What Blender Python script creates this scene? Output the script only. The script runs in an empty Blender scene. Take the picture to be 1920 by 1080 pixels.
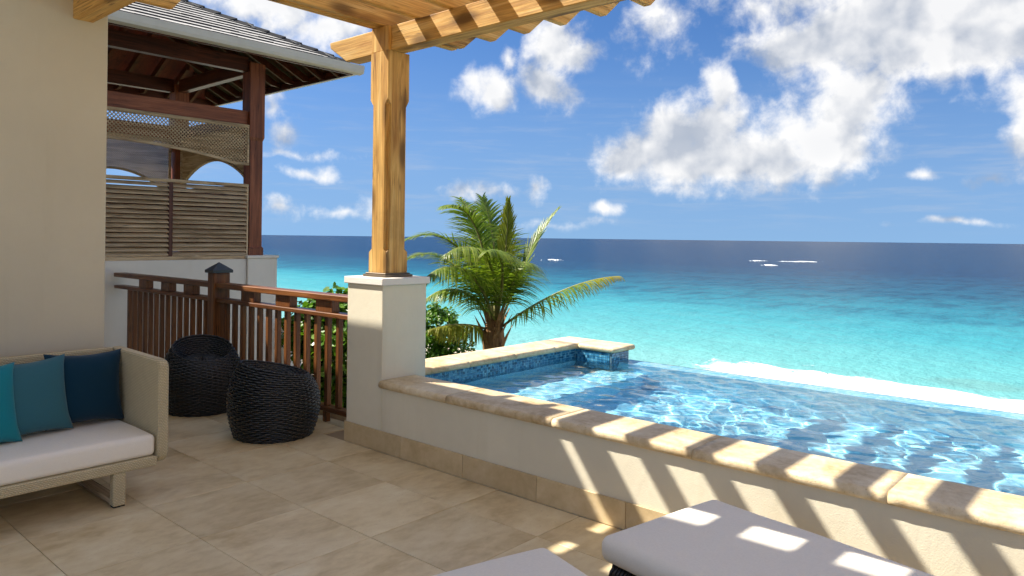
import bpy, bmesh, math, random
import numpy as np
from mathutils import Vector, Matrix

random.seed(7)
rng = np.random.default_rng(7)
scene = bpy.context.scene
COL = scene.collection

# ------------------------------------------------------------------ camera
FPX, YAW, ROLL, YH, CAMH = 1373.0, math.radians(48.64), -0.0119, 445.85, 1.6
Fv = np.array([-math.cos(YAW), math.sin(YAW), 0.0])
_R0 = np.array([math.sin(YAW), math.cos(YAW), 0.0])
Rv = math.cos(ROLL) * _R0 - math.sin(ROLL) * np.array([0, 0, 1.0])
Uv = np.cross(Rv, Fv)
CAMP = np.array([0, 0, CAMH])


def direction(px, py):
    return Fv + Rv * (px - 960) / FPX - Uv * (py - YH) / FPX


def at(px, py, depth):
    return CAMP + direction(px, py) * depth


cam = bpy.data.cameras.new('camera')
cam_o = bpy.data.objects.new('camera', cam)
COL.objects.link(cam_o)
cam.sensor_width = 36
cam.lens = 36 * FPX / 1920
cam.shift_y = -(540 - YH) / 1920
cam.clip_start, cam.clip_end = 0.05, 60000
m = Matrix.Identity(4)
for i in range(3):
    m[i][0], m[i][1], m[i][2], m[i][3] = Rv[i], Uv[i], -Fv[i], CAMP[i]
cam_o.matrix_world = m
scene.camera = cam_o

# ------------------------------------------------------------------ light
LIGHT = Vector((0.735, 0.455, -1.0)).normalized()
TOSUN = -LIGHT
sun = bpy.data.lights.new('sun', 'SUN')
sun.energy = 4.2
sun.angle = math.radians(0.53)
sun.color = (1.0, 0.93, 0.82)
sun_o = bpy.data.objects.new('sun', sun)
COL.objects.link(sun_o)
sun_o.rotation_euler = LIGHT.to_track_quat('-Z', 'Y').to_euler()
sun.cycles.is_caustics_light = True

scene.view_settings.view_transform = 'Standard'
scene.view_settings.look = 'None'
scene.view_settings.gamma = 1
scene.view_settings.exposure = 1.25
scene.view_settings.use_curve_mapping = False
scene.cycles.use_denoising = True
scene.cycles.adaptive_threshold = 0.025
scene.cycles.max_bounces = 9
scene.cycles.diffuse_bounces = 5
scene.cycles.caustics_reflective = False
scene.cycles.sample_clamp_indirect = 20.0


# ------------------------------------------------------------------ node helpers
class S:
    """a scalar/vector/colour socket with arithmetic"""
    def __init__(s, nt, sock):
        s.nt, s.k = nt, sock

    def _m(s, op, *others, clamp=False):
        n = s.nt.nodes.new('ShaderNodeMath')
        n.operation = op
        n.use_clamp = clamp
        for i, v in enumerate((s,) + others):
            put(s.nt, n.inputs[i], v)
        return S(s.nt, n.outputs[0])

    def __add__(s, o): return s._m('ADD', o)
    def __radd__(s, o): return s._m('ADD', o)
    def __sub__(s, o): return s._m('SUBTRACT', o)
    def __rsub__(s, o): return const(s.nt, o)._m('SUBTRACT', s)
    def __mul__(s, o): return s._m('MULTIPLY', o)
    def __rmul__(s, o): return s._m('MULTIPLY', o)
    def __truediv__(s, o): return s._m('DIVIDE', o)
    def __pow__(s, o): return s._m('POWER', o)
    def max(s, o): return s._m('MAXIMUM', o)
    def min(s, o): return s._m('MINIMUM', o)
    def smax(s, o, k): return s._m('SMOOTH_MAX', o, k)
    def clamp(s): return s._m('ADD', 0.0, clamp=True)

    def step(s, a, b):
        n = s.nt.nodes.new('ShaderNodeMapRange')
        n.interpolation_type = 'SMOOTHSTEP'
        put(s.nt, n.inputs['Value'], s)
        n.inputs['From Min'].default_value = a
        n.inputs['From Max'].default_value = b
        return S(s.nt, n.outputs[0])


def const(nt, v):
    n = nt.nodes.new('ShaderNodeValue')
    n.outputs[0].default_value = v
    return S(nt, n.outputs[0])


def put(nt, inp, v):
    if isinstance(v, S):
        nt.links.new(v.k, inp)
    elif v is not None:
        if hasattr(inp.default_value, '__len__') and len(inp.default_value) == 4 and len(v) == 3:
            v = (*v, 1)
        inp.default_value = v


def noise(nt, vec, scale, detail=4, rough=0.55, dist=0.0, out='Fac'):
    n = nt.nodes.new('ShaderNodeTexNoise')
    put(nt, n.inputs['Vector'], vec)
    n.inputs['Scale'].default_value = scale
    n.inputs['Detail'].default_value = detail
    n.inputs['Roughness'].default_value = rough
    n.inputs['Distortion'].default_value = dist
    return S(nt, n.outputs[0 if out == 'Fac' else 1])


def voronoi(nt, vec, scale, feature='F1', out='Distance', rand=1.0):
    n = nt.nodes.new('ShaderNodeTexVoronoi')
    n.feature = feature
    put(nt, n.inputs['Vector'], vec)
    n.inputs['Scale'].default_value = scale
    n.inputs['Randomness'].default_value = rand
    return S(nt, n.outputs[out])


def mapping(nt, vec, scale=(1, 1, 1), loc=None, rot=(0, 0, 0)):
    n = nt.nodes.new('ShaderNodeMapping')
    put(nt, n.inputs['Vector'], vec)
    n.inputs['Scale'].default_value = scale
    n.inputs['Rotation'].default_value = rot
    if isinstance(loc, S):
        nt.links.new(loc.k, n.inputs['Location'])
    elif loc:
        n.inputs['Location'].default_value = loc
    return S(nt, n.outputs[0])


def ramp(nt, fac, stops, interp='LINEAR'):
    n = nt.nodes.new('ShaderNodeValToRGB')
    n.color_ramp.interpolation = interp
    put(nt, n.inputs[0], fac)
    el = n.color_ramp.elements
    while len(el) < len(stops):
        el.new(0.5)
    for e, (p, c) in zip(el, stops):
        e.position = p
        e.color = (*c, 1) if len(c) == 3 else c
    return S(nt, n.outputs[0])


def mix(nt, fac, a, b, mode='MIX'):
    n = nt.nodes.new('ShaderNodeMix')
    n.data_type = 'RGBA'
    n.blend_type = mode
    put(nt, n.inputs[0], fac)
    put(nt, n.inputs[6], a)
    put(nt, n.inputs[7], b)
    return S(nt, n.outputs[2])


def sep(nt, vec):
    n = nt.nodes.new('ShaderNodeSeparateXYZ')
    put(nt, n.inputs[0], vec)
    return [S(nt, n.outputs[i]) for i in range(3)]


def comb(nt, x, y, z):
    n = nt.nodes.new('ShaderNodeCombineXYZ')
    for i, v in enumerate((x, y, z)):
        put(nt, n.inputs[i], v)
    return S(nt, n.outputs[0])


def coord(nt, which='Object'):
    n = nt.nodes.new('ShaderNodeTexCoord')
    return S(nt, n.outputs[which])


def obj_random(nt):
    n = nt.nodes.new('ShaderNodeObjectInfo')
    return S(nt, n.outputs['Random'])


def island_random(nt):
    n = nt.nodes.new('ShaderNodeNewGeometry')
    return S(nt, n.outputs['Random Per Island'])


def bump(nt, height, strength=0.3, dist=0.01):
    n = nt.nodes.new('ShaderNodeBump')
    n.inputs['Strength'].default_value = strength
    n.inputs['Distance'].default_value = dist
    put(nt, n.inputs['Height'], height)
    return S(nt, n.outputs[0])


def material(name):
    ma = bpy.data.materials.new(name)
    ma.use_nodes = True
    nt = ma.node_tree
    b = nt.nodes['Principled BSDF']
    return ma, nt, b


def setp(nt, b, **kw):
    for k, v in kw.items():
        put(nt, b.inputs[k.replace('_', ' ')], v)


# ------------------------------------------------------------------ sky with clouds
world = bpy.data.worlds.new('World')
scene.world = world
world.use_nodes = True
world.cycles.sampling_method = 'MANUAL'
world.cycles.sample_map_resolution = 256
wt = world.node_tree
for n in list(wt.nodes):
    wt.nodes.remove(n)
w_out = wt.nodes.new('ShaderNodeOutputWorld')
bg = wt.nodes.new('ShaderNodeBackground')
wt.links.new(bg.outputs[0], w_out.inputs[0])
sky = wt.nodes.new('ShaderNodeTexSky')
sky.sky_type = 'NISHITA'
sky.sun_disc = False
sky.sun_elevation = math.asin(TOSUN.z)
sky.sun_rotation = math.atan2(TOSUN.x, TOSUN.y)
sky.air_density = 1.0
sky.dust_density = 0.35
sky.ozone_density = 2.2
SKY_STRENGTH = 0.10
SKY_LIFT, SKY_SLOPE = 0.125, 1.15
SKY_TINT = (0.33, 0.50, 0.69)
CLOUD_DARK, CLOUD_WHITE = (1.75, 2.0, 2.45), (4.7, 4.62, 4.5)
bg.inputs[1].default_value = SKY_STRENGTH
dvec = coord(wt, 'Generated')
dx, dy, dz = sep(wt, dvec)
# u: bearing measured from the view's bearing, v: elevation
u_ = (dx * float(_R0[0]) + dy * float(_R0[1]))._m('ARCTAN2', dx * float(Fv[0]) + dy * float(Fv[1]))
v_ = dz._m('ARCSINE')
# the haze free air of the trade wind belt: no yellow band at the horizon
lifted = comb(wt, dx, dy, dz.max(0.0) * SKY_SLOPE + SKY_LIFT)
wt.links.new(lifted.k, sky.inputs['Vector'])


def vmath(op, a, b_=None, out=0):
    n = wt.nodes.new('ShaderNodeVectorMath')
    n.operation = op
    put(wt, n.inputs[0], a)
    if b_ is not None:
        put(wt, n.inputs[1], b_)
    return S(wt, n.outputs[out])


# (px, py, half width, half height, weight): clouds seen over the sea
CLOUDS = [
    (1345, 188, 34, 46, 1.0), (1325, 240, 60, 50, 1.0), (1250, 245, 55, 42, 1.0), (1195, 298, 66, 36, 1.0),
    (1300, 295, 140, 48, 1.15), (1430, 295, 140, 46, 1.0), (1540, 265, 95, 62, 1.0), (1595, 200, 85, 75, 1.0),
    (1545, 82, 130, 46, 1.2), (1690, 62, 210, 68, 1.4), (1850, 45, 180, 70, 1.4), (1750, 108, 55, 35, 0.9),
    (1919, 215, 34, 75, 1.0), (2060, 150, 140, 80, 1.0), (1650, -50, 280, 60, 1.1),
    (920, 168, 48, 32, 0.95), (962, 115, 16, 20, 0.6), (1045, 82, 42, 40, 0.95), (1095, 104, 42, 18, 0.8), (1025, 160, 48, 40, 0.9),
    (520, 10, 120, 36, 0.85), (610, 65, 90, 30, 0.8), (508, 192, 18, 30, 0.62), (527, 252, 24, 20, 0.5),
    (583, 327, 44, 13, 0.66), (1004, 350, 22, 20, 0.58), (905, 352, 54, 14, 0.42), (1150, 391, 28, 11, 0.58), (690, 395, 18, 20, .45), (1060, 420, 60, 8, .38), (560, 290, 70, 8, .38), (640, 400, 60, 8, .4),
    (1240, 45, 60, 40, 0.42), (1715, 325, 34, 9, 0.40), (1850, 338, 30, 9, 0.38), (1800, 415, 90, 6, .4), (520, 388, 40, 12, .45)]
warp = vmath('SUBTRACT', noise(wt, dvec, 14.0, 2, 0.55, out='Color'), (0.5, 0.5, 0.5))
dw = vmath('ADD', dvec, vmath('MULTIPLY', warp, (0.042, 0.042, 0.042)))
field = None
for (px, py, a, b_, wgt) in CLOUDS:
    cd = Vector(direction(px, py)).normalized()
    eu = cd.cross(Vector((0, 0, 1))).normalized()
    ev = eu.cross(cd)
    rot = Matrix((eu, ev, cd)).transposed().to_euler()
    ca = cd.dot(Vector(Fv))
    n = wt.nodes.new('ShaderNodeMapping')
    n.vector_type = 'TEXTURE'
    put(wt, n.inputs['Vector'], dw)
    n.inputs['Location'].default_value = cd
    n.inputs['Rotation'].default_value = rot
    n.inputs['Scale'].default_value = (a / FPX * ca ** 1.7, b_ / FPX * ca, 0.5)
    e = vmath('LENGTH', S(wt, n.outputs[0]), out=1)._m('MULTIPLY_ADD', -0.85 * wgt, 1.35 * wgt)
    field = e if field is None else field.smax(e, 0.22)
det = noise(wt, dvec, 26.0, 7, 0.60, 0.15)
det2 = noise(wt, vmath('ADD', dvec, tuple(0.011 * c for c in (TOSUN * 0.6 + Vector((0, 0, 1.0))))), 26.0, 4, 0.60, 0.15)
# everywhere else in the sky: cloud cover thickened unseen to brighten the terrace
outside = (u_._m('ABSOLUTE')).step(0.85, 1.2).max(v_.step(0.40, 0.56))
gen = (noise(wt, mapping(wt, dvec, (1, 1, 1.6)), 4.2, 3, 0.6) - 0.445) * 7.0
field = field.max(gen * outside - (1.0 - outside) * 3.0)
dens = (field + (det - 0.5) * 1.9).step(-0.02, 0.92)
# thin streaks low over the horizon
cir = noise(wt, mapping(wt, dvec, (3, 3, 30), rot=(0.05, 0.0, 0)), 3.0, 5, 0.6)
cir = cir.step(0.44, 0.80) * v_.step(0.0, 0.05) * (1.0 - v_.step(0.10, 0.24)) * 0.26
lo1 = noise(wt, dw, 11.0, 3, 0.5)
lo2 = noise(wt, vmath('ADD', dw, tuple(0.03 * c for c in (TOSUN * 0.4 + Vector((0, 0, 1.0))))), 11.0, 3, 0.5)
lit = ((det - det2) * 1.1 + (lo1 - lo2) * 4.2 + 0.74).clamp()
thick = field.step(0.35, 1.25)
base_grey = mix(wt, lit, CLOUD_DARK, CLOUD_WHITE)
cloud_col = mix(wt, thick * 0.38, base_grey, tuple(a * .55 + b_ * .45 for a, b_ in zip(CLOUD_DARK, CLOUD_WHITE)))
sky_c = mix(wt, 1.0, S(wt, sky.outputs[0]), SKY_TINT, 'MULTIPLY')
sky_c = mix(wt, (1.0 - v_.step(0.0, 0.30)) * 0.70, sky_c, (1.20, 1.95, 3.0))
hz = mix(wt, cir, sky_c, tuple(a * .7 + b_ * .3 for a, b_ in zip(CLOUD_DARK, CLOUD_WHITE)))
final_sky = mix(wt, dens * 0.95 * v_.step(-0.005, 0.03), hz, cloud_col)
wt.links.new(final_sky.k, bg.inputs[0])


# ------------------------------------------------------------------ mesh helpers
def link(o, parent=None):
    COL.objects.link(o)
    if parent is not None:
        o.parent = parent
        if not parent.get('local'):
            o.matrix_parent_inverse = Matrix.Translation(-world_loc(parent))
    return o


def world_loc(o):
    v = Vector(o.location) if o.type == 'EMPTY' else Vector((0, 0, 0))
    return v


def tag(o, label, cat=None, group=None, kind=None):
    if label:
        o['label'] = label
    if cat:
        o['category'] = cat
    if group:
        o['group'] = group
    if kind:
        o['kind'] = kind
    return o


def thing(name, label, cat, loc=(0, 0, 0), rotz=None, group=None):
    """an Empty at the thing's base; rotz given means parts are modelled in local coordinates"""
    o = bpy.data.objects.new(name, None)
    o.empty_display_size = 0.1
    COL.objects.link(o)
    o.location = loc
    if rotz is not None:
        o.rotation_euler = (0, 0, rotz)
        o['local'] = 1
    return tag(o, label, cat, group)


def mesh(name, verts, faces, mat, parent=None, smooth=False, kind=None):
    me = bpy.data.meshes.new(name)
    me.from_pydata([tuple(map(float, v)) for v in verts], [], [tuple(map(int, f)) for f in faces])
    me.update()
    if mat is not None:
        me.materials.append(mat)
    if smooth:
        me.polygons.foreach_set('use_smooth', [True] * len(me.polygons))
    o = bpy.data.objects.new(name, me)
    link(o, parent)
    if kind:
        o['kind'] = kind
    return o


def bm_obj(name, bm, mat, parent=None, smooth=False):
    me = bpy.data.meshes.new(name)
    bm.normal_update()
    bm.to_mesh(me)
    bm.free()
    if mat is not None:
        me.materials.append(mat)
    if smooth:
        me.polygons.foreach_set('use_smooth', [True] * len(me.polygons))
    o = bpy.data.objects.new(name, me)
    return link(o, parent)


def share(src, name, parent=None, loc=None, mat=None):
    """another piece with the same mesh data"""
    o = bpy.data.objects.new(name, src.data)
    link(o, parent)
    if loc is not None:
        o.location = loc
    return o


def bm_box(bm, x0, x1, y0, y1, z0, z1, bev=0.0, seg=1):
    r = bmesh.ops.create_cube(bm, size=1)
    vs = r['verts']
    for v in vs:
        v.co = ((x0 + x1) / 2 + v.co.x * (x1 - x0), (y0 + y1) / 2 + v.co.y * (y1 - y0), (z0 + z1) / 2 + v.co.z * (z1 - z0))
    if bev > 0:
        es = list({e for v in vs for e in v.link_edges})
        bmesh.ops.bevel(bm, geom=es, offset=bev, segments=seg, profile=0.5, affect='EDGES')


def box(name, x0, x1, y0, y1, z0, z1, mat, parent=None, bev=0.004, seg=1, smooth=False):
    bm = bmesh.new()
    bm_box(bm, x0, x1, y0, y1, z0, z1, bev, seg)
    return bm_obj(name, bm, mat, parent, smooth)


def prism(name, pts, axis, a0, a1, mat, parent=None, bev=0.004):
    """polygon (2D) extruded along axis from a0 to a1"""
    bm = bmesh.new()

    def p3(p, a):
        return {'x': (a, p[0], p[1]), 'y': (p[0], a, p[1]), 'z': (p[0], p[1], a)}[axis]
    A = [bm.verts.new(p3(p, a0)) for p in pts]
    B = [bm.verts.new(p3(p, a1)) for p in pts]
    n = len(pts)
    bm.faces.new(A)
    bm.faces.new(list(reversed(B)))
    for i in range(n):
        bm.faces.new([A[i], B[i], B[(i + 1) % n], A[(i + 1) % n]])
    bmesh.ops.recalc_face_normals(bm, faces=bm.faces)
    if bev:
        bmesh.ops.bevel(bm, geom=list(bm.edges), offset=bev, segments=1, affect='EDGES')
    return bm_obj(name, bm, mat, parent)


# ------------------------------------------------------------------ materials
def wood(name, dark, mid, light, axis, rough=0.55, knots=True, stain=0.25, grain=1.0, var=0.12, band=1.0):
    ma, nt, b = material(name)
    v = coord(nt)
    rnd = obj_random(nt)
    off = comb(nt, rnd * 37.0, rnd * 91.0, rnd * 53.0)
    along, across = 1.1 * band, 13.0 * band
    sc = [across] * 3
    sc['xyz'.index(axis)] = along
    g1 = noise(nt, mapping(nt, v, tuple(sc), off), 1.0, 5, 0.6, 0.9)
    sc2 = [95.0] * 3
    sc2['xyz'.index(axis)] = 2.2
    g2 = noise(nt, mapping(nt, v, tuple(sc2), off), 1.0, 3, 0.6)
    col = ramp(nt, g1, [(0.28, dark), (0.5, mid), (0.72, light)])
    col = mix(nt, ((g2 - 0.5) * 1.5 * grain + 0.22).clamp(), col, tuple(c * 0.55 for c in dark), 'MIX')
    if knots:
        sk = [6.5] * 3
        sk['xyz'.index(axis)] = 2.1
        kv = voronoi(nt, mapping(nt, v, tuple(sk), off), 1.0)
        k = (1.0 - kv.step(0.13, 0.40))
        col = mix(nt, k * 0.85, col, tuple(c * 0.30 for c in dark))
    sc3 = [34.0] * 3
    sc3['xyz'.index(axis)] = 0.9
    crack = noise(nt, mapping(nt, v, tuple(sc3), off), 1.0, 2, 0.5, 0.3)
    crack = (1.0 - (crack - 0.5)._m('ABSOLUTE').step(0.006, 0.022)) * noise(nt, mapping(nt, v, (3, 3, 3), off), 1.0, 2).step(0.5, 0.62)
    col = mix(nt, crack * 0.75, col, tuple(c * 0.28 for c in dark))
    st = noise(nt, mapping(nt, v, (2.6, 2.6, 2.6), off), 1.0, 6, 0.65).step(0.55, 0.78)
    col = mix(nt, st * stain, col, tuple(c * 0.35 for c in dark))
    hsv = nt.nodes.new('ShaderNodeHueSaturation')
    put(nt, hsv.inputs['Value'], rnd * var * 2 + (1 - var))
    put(nt, hsv.inputs['Color'], col)
    nt.links.new(hsv.outputs[0], b.inputs['Base Color'])
    setp(nt, b, Roughness=rough, Specular_IOR_Level=0.35)
    nt.links.new(bump(nt, g2 * 0.6 + g1 * 0.4, 0.4, 0.008).k, b.inputs['Normal'])
    return ma


PINE = {a: wood('pine_' + a, (0.38, 0.175, 0.036), (0.66, 0.39, 0.11), (0.83, 0.575, 0.235), a, 0.6) for a in 'xyz'}
RED = {a: wood('red_hardwood_' + a, (0.040, 0.010, 0.005), (0.090, 0.023, 0.010), (0.14, 0.040, 0.016), a, 0.42, False, 0.3) for a in 'xyz'}  # pavilion timber with the dim interior's shade put into its colour
RED2 = {a: wood('red_hardwood_front_' + a, (0.12, 0.034, 0.015), (0.26, 0.078, 0.032), (0.38, 0.13, 0.058), a, 0.5, False, 0.3) for a in 'xyz'}  # same timber, colour raised for the better lit posts and beams
RAIL = {a: wood('brown_hardwood_' + a, (0.085, 0.027, 0.008), (0.19, 0.068, 0.019), (0.31, 0.125, 0.036), a, 0.38, False, 0.15) for a in 'xyz'}
GREYW = {a: wood('weathered_wood_' + a, (0.26, 0.165, 0.085), (0.58, 0.435, 0.27), (0.72, 0.565, 0.38), a, 0.7, False, 0.45) for a in 'xyz'}


def stucco(name, col, rough=0.85, fine=0.35, tone=0.06):
    ma, nt, b = material(name)
    v = coord(nt)
    n1 = noise(nt, v, 0.9, 5, 0.6)
    n2 = noise(nt, v, 140, 3, 0.6)
    n3 = noise(nt, v, 22, 4, 0.6)
    dk = tuple(c * (1 - tone * 2) for c in col)
    c = mix(nt, n1.step(0.3, 0.75), dk, col)
    c = mix(nt, n3.step(0.45, 0.9) * 0.25, c, dk)
    drip = noise(nt, mapping(nt, v, (5.0, 5.0, 0.55)), 1.0, 5, 0.62)
    c = mix(nt, drip.step(0.54, 0.80) * 0.28, c, tuple(x * k for x, k in zip(col, (0.72, 0.68, 0.60))))
    trowel = noise(nt, mapping(nt, v, (7, 7, 4)), 1.0, 3, 0.5, 1.2)
    nt.links.new(c.k, b.inputs['Base Color'])
    setp(nt, b, Roughness=rough, Specular_IOR_Level=0.2)
    nt.links.new(bump(nt, n2 * 0.7 + n3 * 0.5 + trowel * 1.3, fine, 0.005).k, b.inputs['Normal'])
    return ma


STUCCO = stucco('cream_stucco', (0.75, 0.69, 0.535))
WHITE_ST = stucco('white_stucco', (0.80, 0.76, 0.69))
WALL_ST = stucco('beige_stucco', (0.57, 0.52, 0.405), 0.9, 0.25, 0.05)


def stone(name, a, bcol, c, scale=1.0, rough=0.45, pits=0.3, rnd_amt=0.18, stretch=(1, 1, 1), bmp=0.15):
    ma, nt, b = material(name)
    v = coord(nt)
    rnd = obj_random(nt)
    off = comb(nt, rnd * 61.0, rnd * 17.0, rnd * 83.0)
    p = mapping(nt, v, stretch, off)
    n1 = noise(nt, p, 2.6 * scale, 7, 0.62, 0.5)
    n2 = noise(nt, p, 17 * scale, 5, 0.6, 0.2)
    n3 = noise(nt, p, 90 * scale, 2, 0.5)
    col = ramp(nt, n1 * 0.68 + n2 * 0.32, [(0.30, a), (0.5, bcol), (0.68, c)])
    pit = (1.0 - n3.step(0.26, 0.36)) * n1.step(0.4, 0.6)
    col = mix(nt, pit * pits, col, tuple(x * 0.45 for x in a))
    hsv = nt.nodes.new('ShaderNodeHueSaturation')
    put(nt, hsv.inputs['Value'], rnd * rnd_amt * 2 + (1 - rnd_amt))
    put(nt, hsv.inputs['Color'], col)
    nt.links.new(hsv.outputs[0], b.inputs['Base Color'])
    setp(nt, b, Roughness=(n2 * 0.25 + rough - 0.12), Specular_IOR_Level=0.4)
    nt.links.new(bump(nt, n2 * 0.6 + n3 * 0.3 - pit * 0.4, bmp, 0.004).k, b.inputs['Normal'])
    return ma


TILE = stone('travertine_floor', (0.46, 0.325, 0.15), (0.71, 0.57, 0.34), (0.83, 0.725, 0.49), 1.0, 0.42, 0.25, 0.065, (1.0, 0.55, 1))
SKIRT = stone('travertine_skirting', (0.44, 0.32, 0.165), (0.57, 0.435, 0.245), (0.66, 0.53, 0.33), 1.2, 0.5, 0.25, 0.07)
COPING = stone('limestone_coping', (0.37, 0.23, 0.09), (0.66, 0.52, 0.315), (0.82, 0.71, 0.51), 1.7, 0.55, 0.7, 0.06, (1, 1, 1), 0.8)
GROUT, _nt, _b = material('grout')
setp(_nt, _b, Base_Color=(0.36, 0.255, 0.145), Roughness=0.9)


def plain(name, col, rough=0.6, spec=0.4, nscale=0, namt=0.2, metallic=0.0):
    ma, nt, b = material(name)
    if nscale:
        n = noise(nt, coord(nt), nscale, 5, 0.6)
        c = mix(nt, n.step(0.3, 0.7) * namt, col, tuple(x * 0.55 for x in col))
        nt.links.new(c.k, b.inputs['Base Color'])
        nt.links.new(bump(nt, n, 0.15, 0.003).k, b.inputs['Normal'])
    else:
        setp(nt, b, Base_Color=col)
    setp(nt, b, Roughness=rough, Specular_IOR_Level=spec, Metallic=metallic)
    return ma


GUTTER = plain('grey_painted_gutter', (0.55, 0.54, 0.50), 0.45, 0.4, 3, 0.25)
DARKCAP = plain('dark_grey_metal_cap', (0.035, 0.042, 0.048), 0.45, 0.5, 12, 0.3)
BRONZE = plain('bronze_plate', (0.17, 0.13, 0.09), 0.4, 0.5, 14, 0.3, 0.5)
SHINGLE = None


def make_shingle():
    ma, nt, b = material('grey_roof_shingle')
    r = island_random(nt)
    v = coord(nt)
    n = noise(nt, v, 30, 4, 0.6)
    n2 = noise(nt, v, 1.2, 4, 0.6)
    c = ramp(nt, r * 0.5 + n * 0.3 + n2 * 0.25, [(0.2, (0.36, 0.35, 0.335)), (0.55, (0.50, 0.485, 0.46)), (0.85, (0.62, 0.605, 0.575))])
    nt.links.new(c.k, b.inputs['Base Color'])
    setp(nt, b, Roughness=0.75)
    nt.links.new(bump(nt, n, 0.3, 0.004).k, b.inputs['Normal'])
    return ma


SHINGLE = make_shingle()
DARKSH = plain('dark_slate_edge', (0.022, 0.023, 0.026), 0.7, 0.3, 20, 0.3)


def fabric(name, col, scale=900, rough=0.95, sheen=0.15, wrinkle=0.35):
    ma, nt, b = material(name)
    v = coord(nt)
    w1 = noise(nt, mapping(nt, v, (1, 1, 0.15)), scale, 2, 0.5)
    w2 = noise(nt, mapping(nt, v, (0.15, 0.15, 1)), scale, 2, 0.5)
    big = noise(nt, v, 7, 4, 0.55)
    c = mix(nt, w1 * 0.3 + w2 * 0.3, tuple(x * 1.12 for x in col), tuple(x * 0.68 for x in col))
    nt.links.new(c.k, b.inputs['Base Color'])
    setp(nt, b, Roughness=rough, Specular_IOR_Level=0.15, Sheen_Weight=sheen)
    nt.links.new(bump(nt, (w1 + w2) * 0.12 + big * wrinkle * 2.4, 0.35, 0.012).k, b.inputs['Normal'])
    return ma


CUSHION = fabric('off_white_canvas', (0.86, 0.80, 0.69), 700, 0.9, 0.1, 0.42)
NAVY = fabric('navy_linen', (0.003, 0.030, 0.058), 500)
TEAL = fabric('dusty_teal_linen', (0.035, 0.130, 0.165), 420)
TURQ = fabric('turquoise_linen', (0.008, 0.205, 0.255), 420)


def wicker_mat(name, light, dark, fx=90.0):
    ma, nt, b = material(name)
    v = coord(nt)
    x, y, z = sep(nt, v)
    # horizontal strands over and under upright stakes
    row = (z + x * 0.0) * fx
    rowi = row._m('FLOOR')
    rf = row._m('FRACT')
    stk = (x + y) * (fx * 0.62)
    ph = (stk + rowi * 0.5)._m('FRACT')
    hh = (ph * 6.2832)._m('COSINE') * 0.5 + 0.5
    prof = (rf * 3.14159)._m('SINE')
    height = prof * (hh * 0.55 + 0.45)
    n = noise(nt, v, 14, 3, 0.6)
    c = mix(nt, height, dark, light)
    c = mix(nt, n.step(0.35, 0.8) * 0.25, c, dark)
    nt.links.new(c.k, b.inputs['Base Color'])
    setp(nt, b, Roughness=0.55, Specular_IOR_Level=0.35)
    nt.links.new(bump(nt, height, 0.9, 0.006).k, b.inputs['Normal'])
    return ma


SOFA_W = wicker_mat('straw_wicker', (0.78, 0.675, 0.44), (0.45, 0.36, 0.205), 105.0)
BLACKW = plain('black_wicker', (0.015, 0.016, 0.017), 0.30, 0.6, 40, 0.3)
BLACKIN = plain('black_wicker_inner', (0.006, 0.006, 0.007), 0.6, 0.3)

MOSGROUT = plain('mosaic_grout', (0.10, 0.19, 0.25), 0.8)

# ------------------------------------------------------------------ terrace floor
PX, PY = 0.640, 0.615
WALL_Y = 3.452            # terrace face of the pool wall
floor_ = box('terrace_floor', -10.0, 4.2, -3.6, 3.96, -0.3, -0.012, GROUT, None, 0)
tag(floor_, 'sand coloured travertine terrace floor of large square tiles', None, None, 'structure')
xs = [-3.12 + PX * k for k in range(-11, 11)]
ys = [3.05 + PY * k for k in range(-9, 2)]
ys_end = 3.79
tile_proto = None
J = 0.0017
for i in range(len(xs) - 1):
    for j in range(len(ys)):
        x0, x1 = xs[i] + J, xs[i + 1] - J
        y0 = ys[j] + J
        y1 = ys[j] + PY - J
        lim = ys_end if x1 < -4.72 else WALL_Y - 0.013
        if y0 >= lim - 0.02 or y0 < -2.5:
            continue
        full = y1 <= lim
        y1 = min(y1, lim)
        dz = random.uniform(-0.0007, 0.0007)
        if full and tile_proto is not None:
            o = share(tile_proto, 'tile', floor_, (x0, y0, dz))
        elif full:
            tile_proto = o = box('tile', 0, PX - 2 * J, 0, PY - 2 * J, -0.0118, 0, TILE, floor_, 0.0012)
            o.location = (x0, y0, dz)
        else:
            box('tile', x0, x1, y0, y1, -0.0118, dz, TILE, floor_, 0.0012)
paving = mesh('terrace_paving', [(-5.4, -8, -.004), (9, -8, -.004), (9, -2.49, -.004), (-5.4, -2.49, -.004), (3.92, -2.49, -.004), (9, 3.44, -.004), (3.92, 3.44, -.004)], [(0, 1, 2, 4, 3), (4, 2, 5, 6)], TILE)  # unseen paving added to bounce sunlight into the shade
tag(paving, 'rest of the sand coloured terrace paving behind the camera', None, None, 'structure')
kerb = box('terrace_kerb', -9.9, -4.76, 3.80, 3.95, -0.2, 0.055, SKIRT, None, 0.006)
tag(kerb, 'low stone kerb along the terrace edge under the railing', None, None, 'structure')

# ------------------------------------------------------------------ own villa: wall, unseen roof shaped for the terrace shadow
WX, WYE = -5.45, 1.945
villa = thing('villa', 'beige stucco villa corner wall behind the wicker sofa', 'building', (-7, 0, 0))
box('wall', -9.6, WX, -3.6, WYE, -0.3, 3.92, WALL_ST, villa, 0.012, 2)
box('cornice', -9.75, WX + 0.15, -3.6, WYE + 0.095, 3.925, 4.05, WHITE_ST, villa, 0.01)
box('upper_storey', -9.6, -4.9, -3.6, -0.25, 4.055, 5.595, WALL_ST, villa, 0.01)  # unseen block added to carry the shading roof slab
box('roof', -9.8, -3.97, -3.6, 0.33, 5.60, 5.80, WHITE_ST, villa, 0.01)  # unseen slab, raised and trimmed to keep its shadow yet let in skylight

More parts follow.
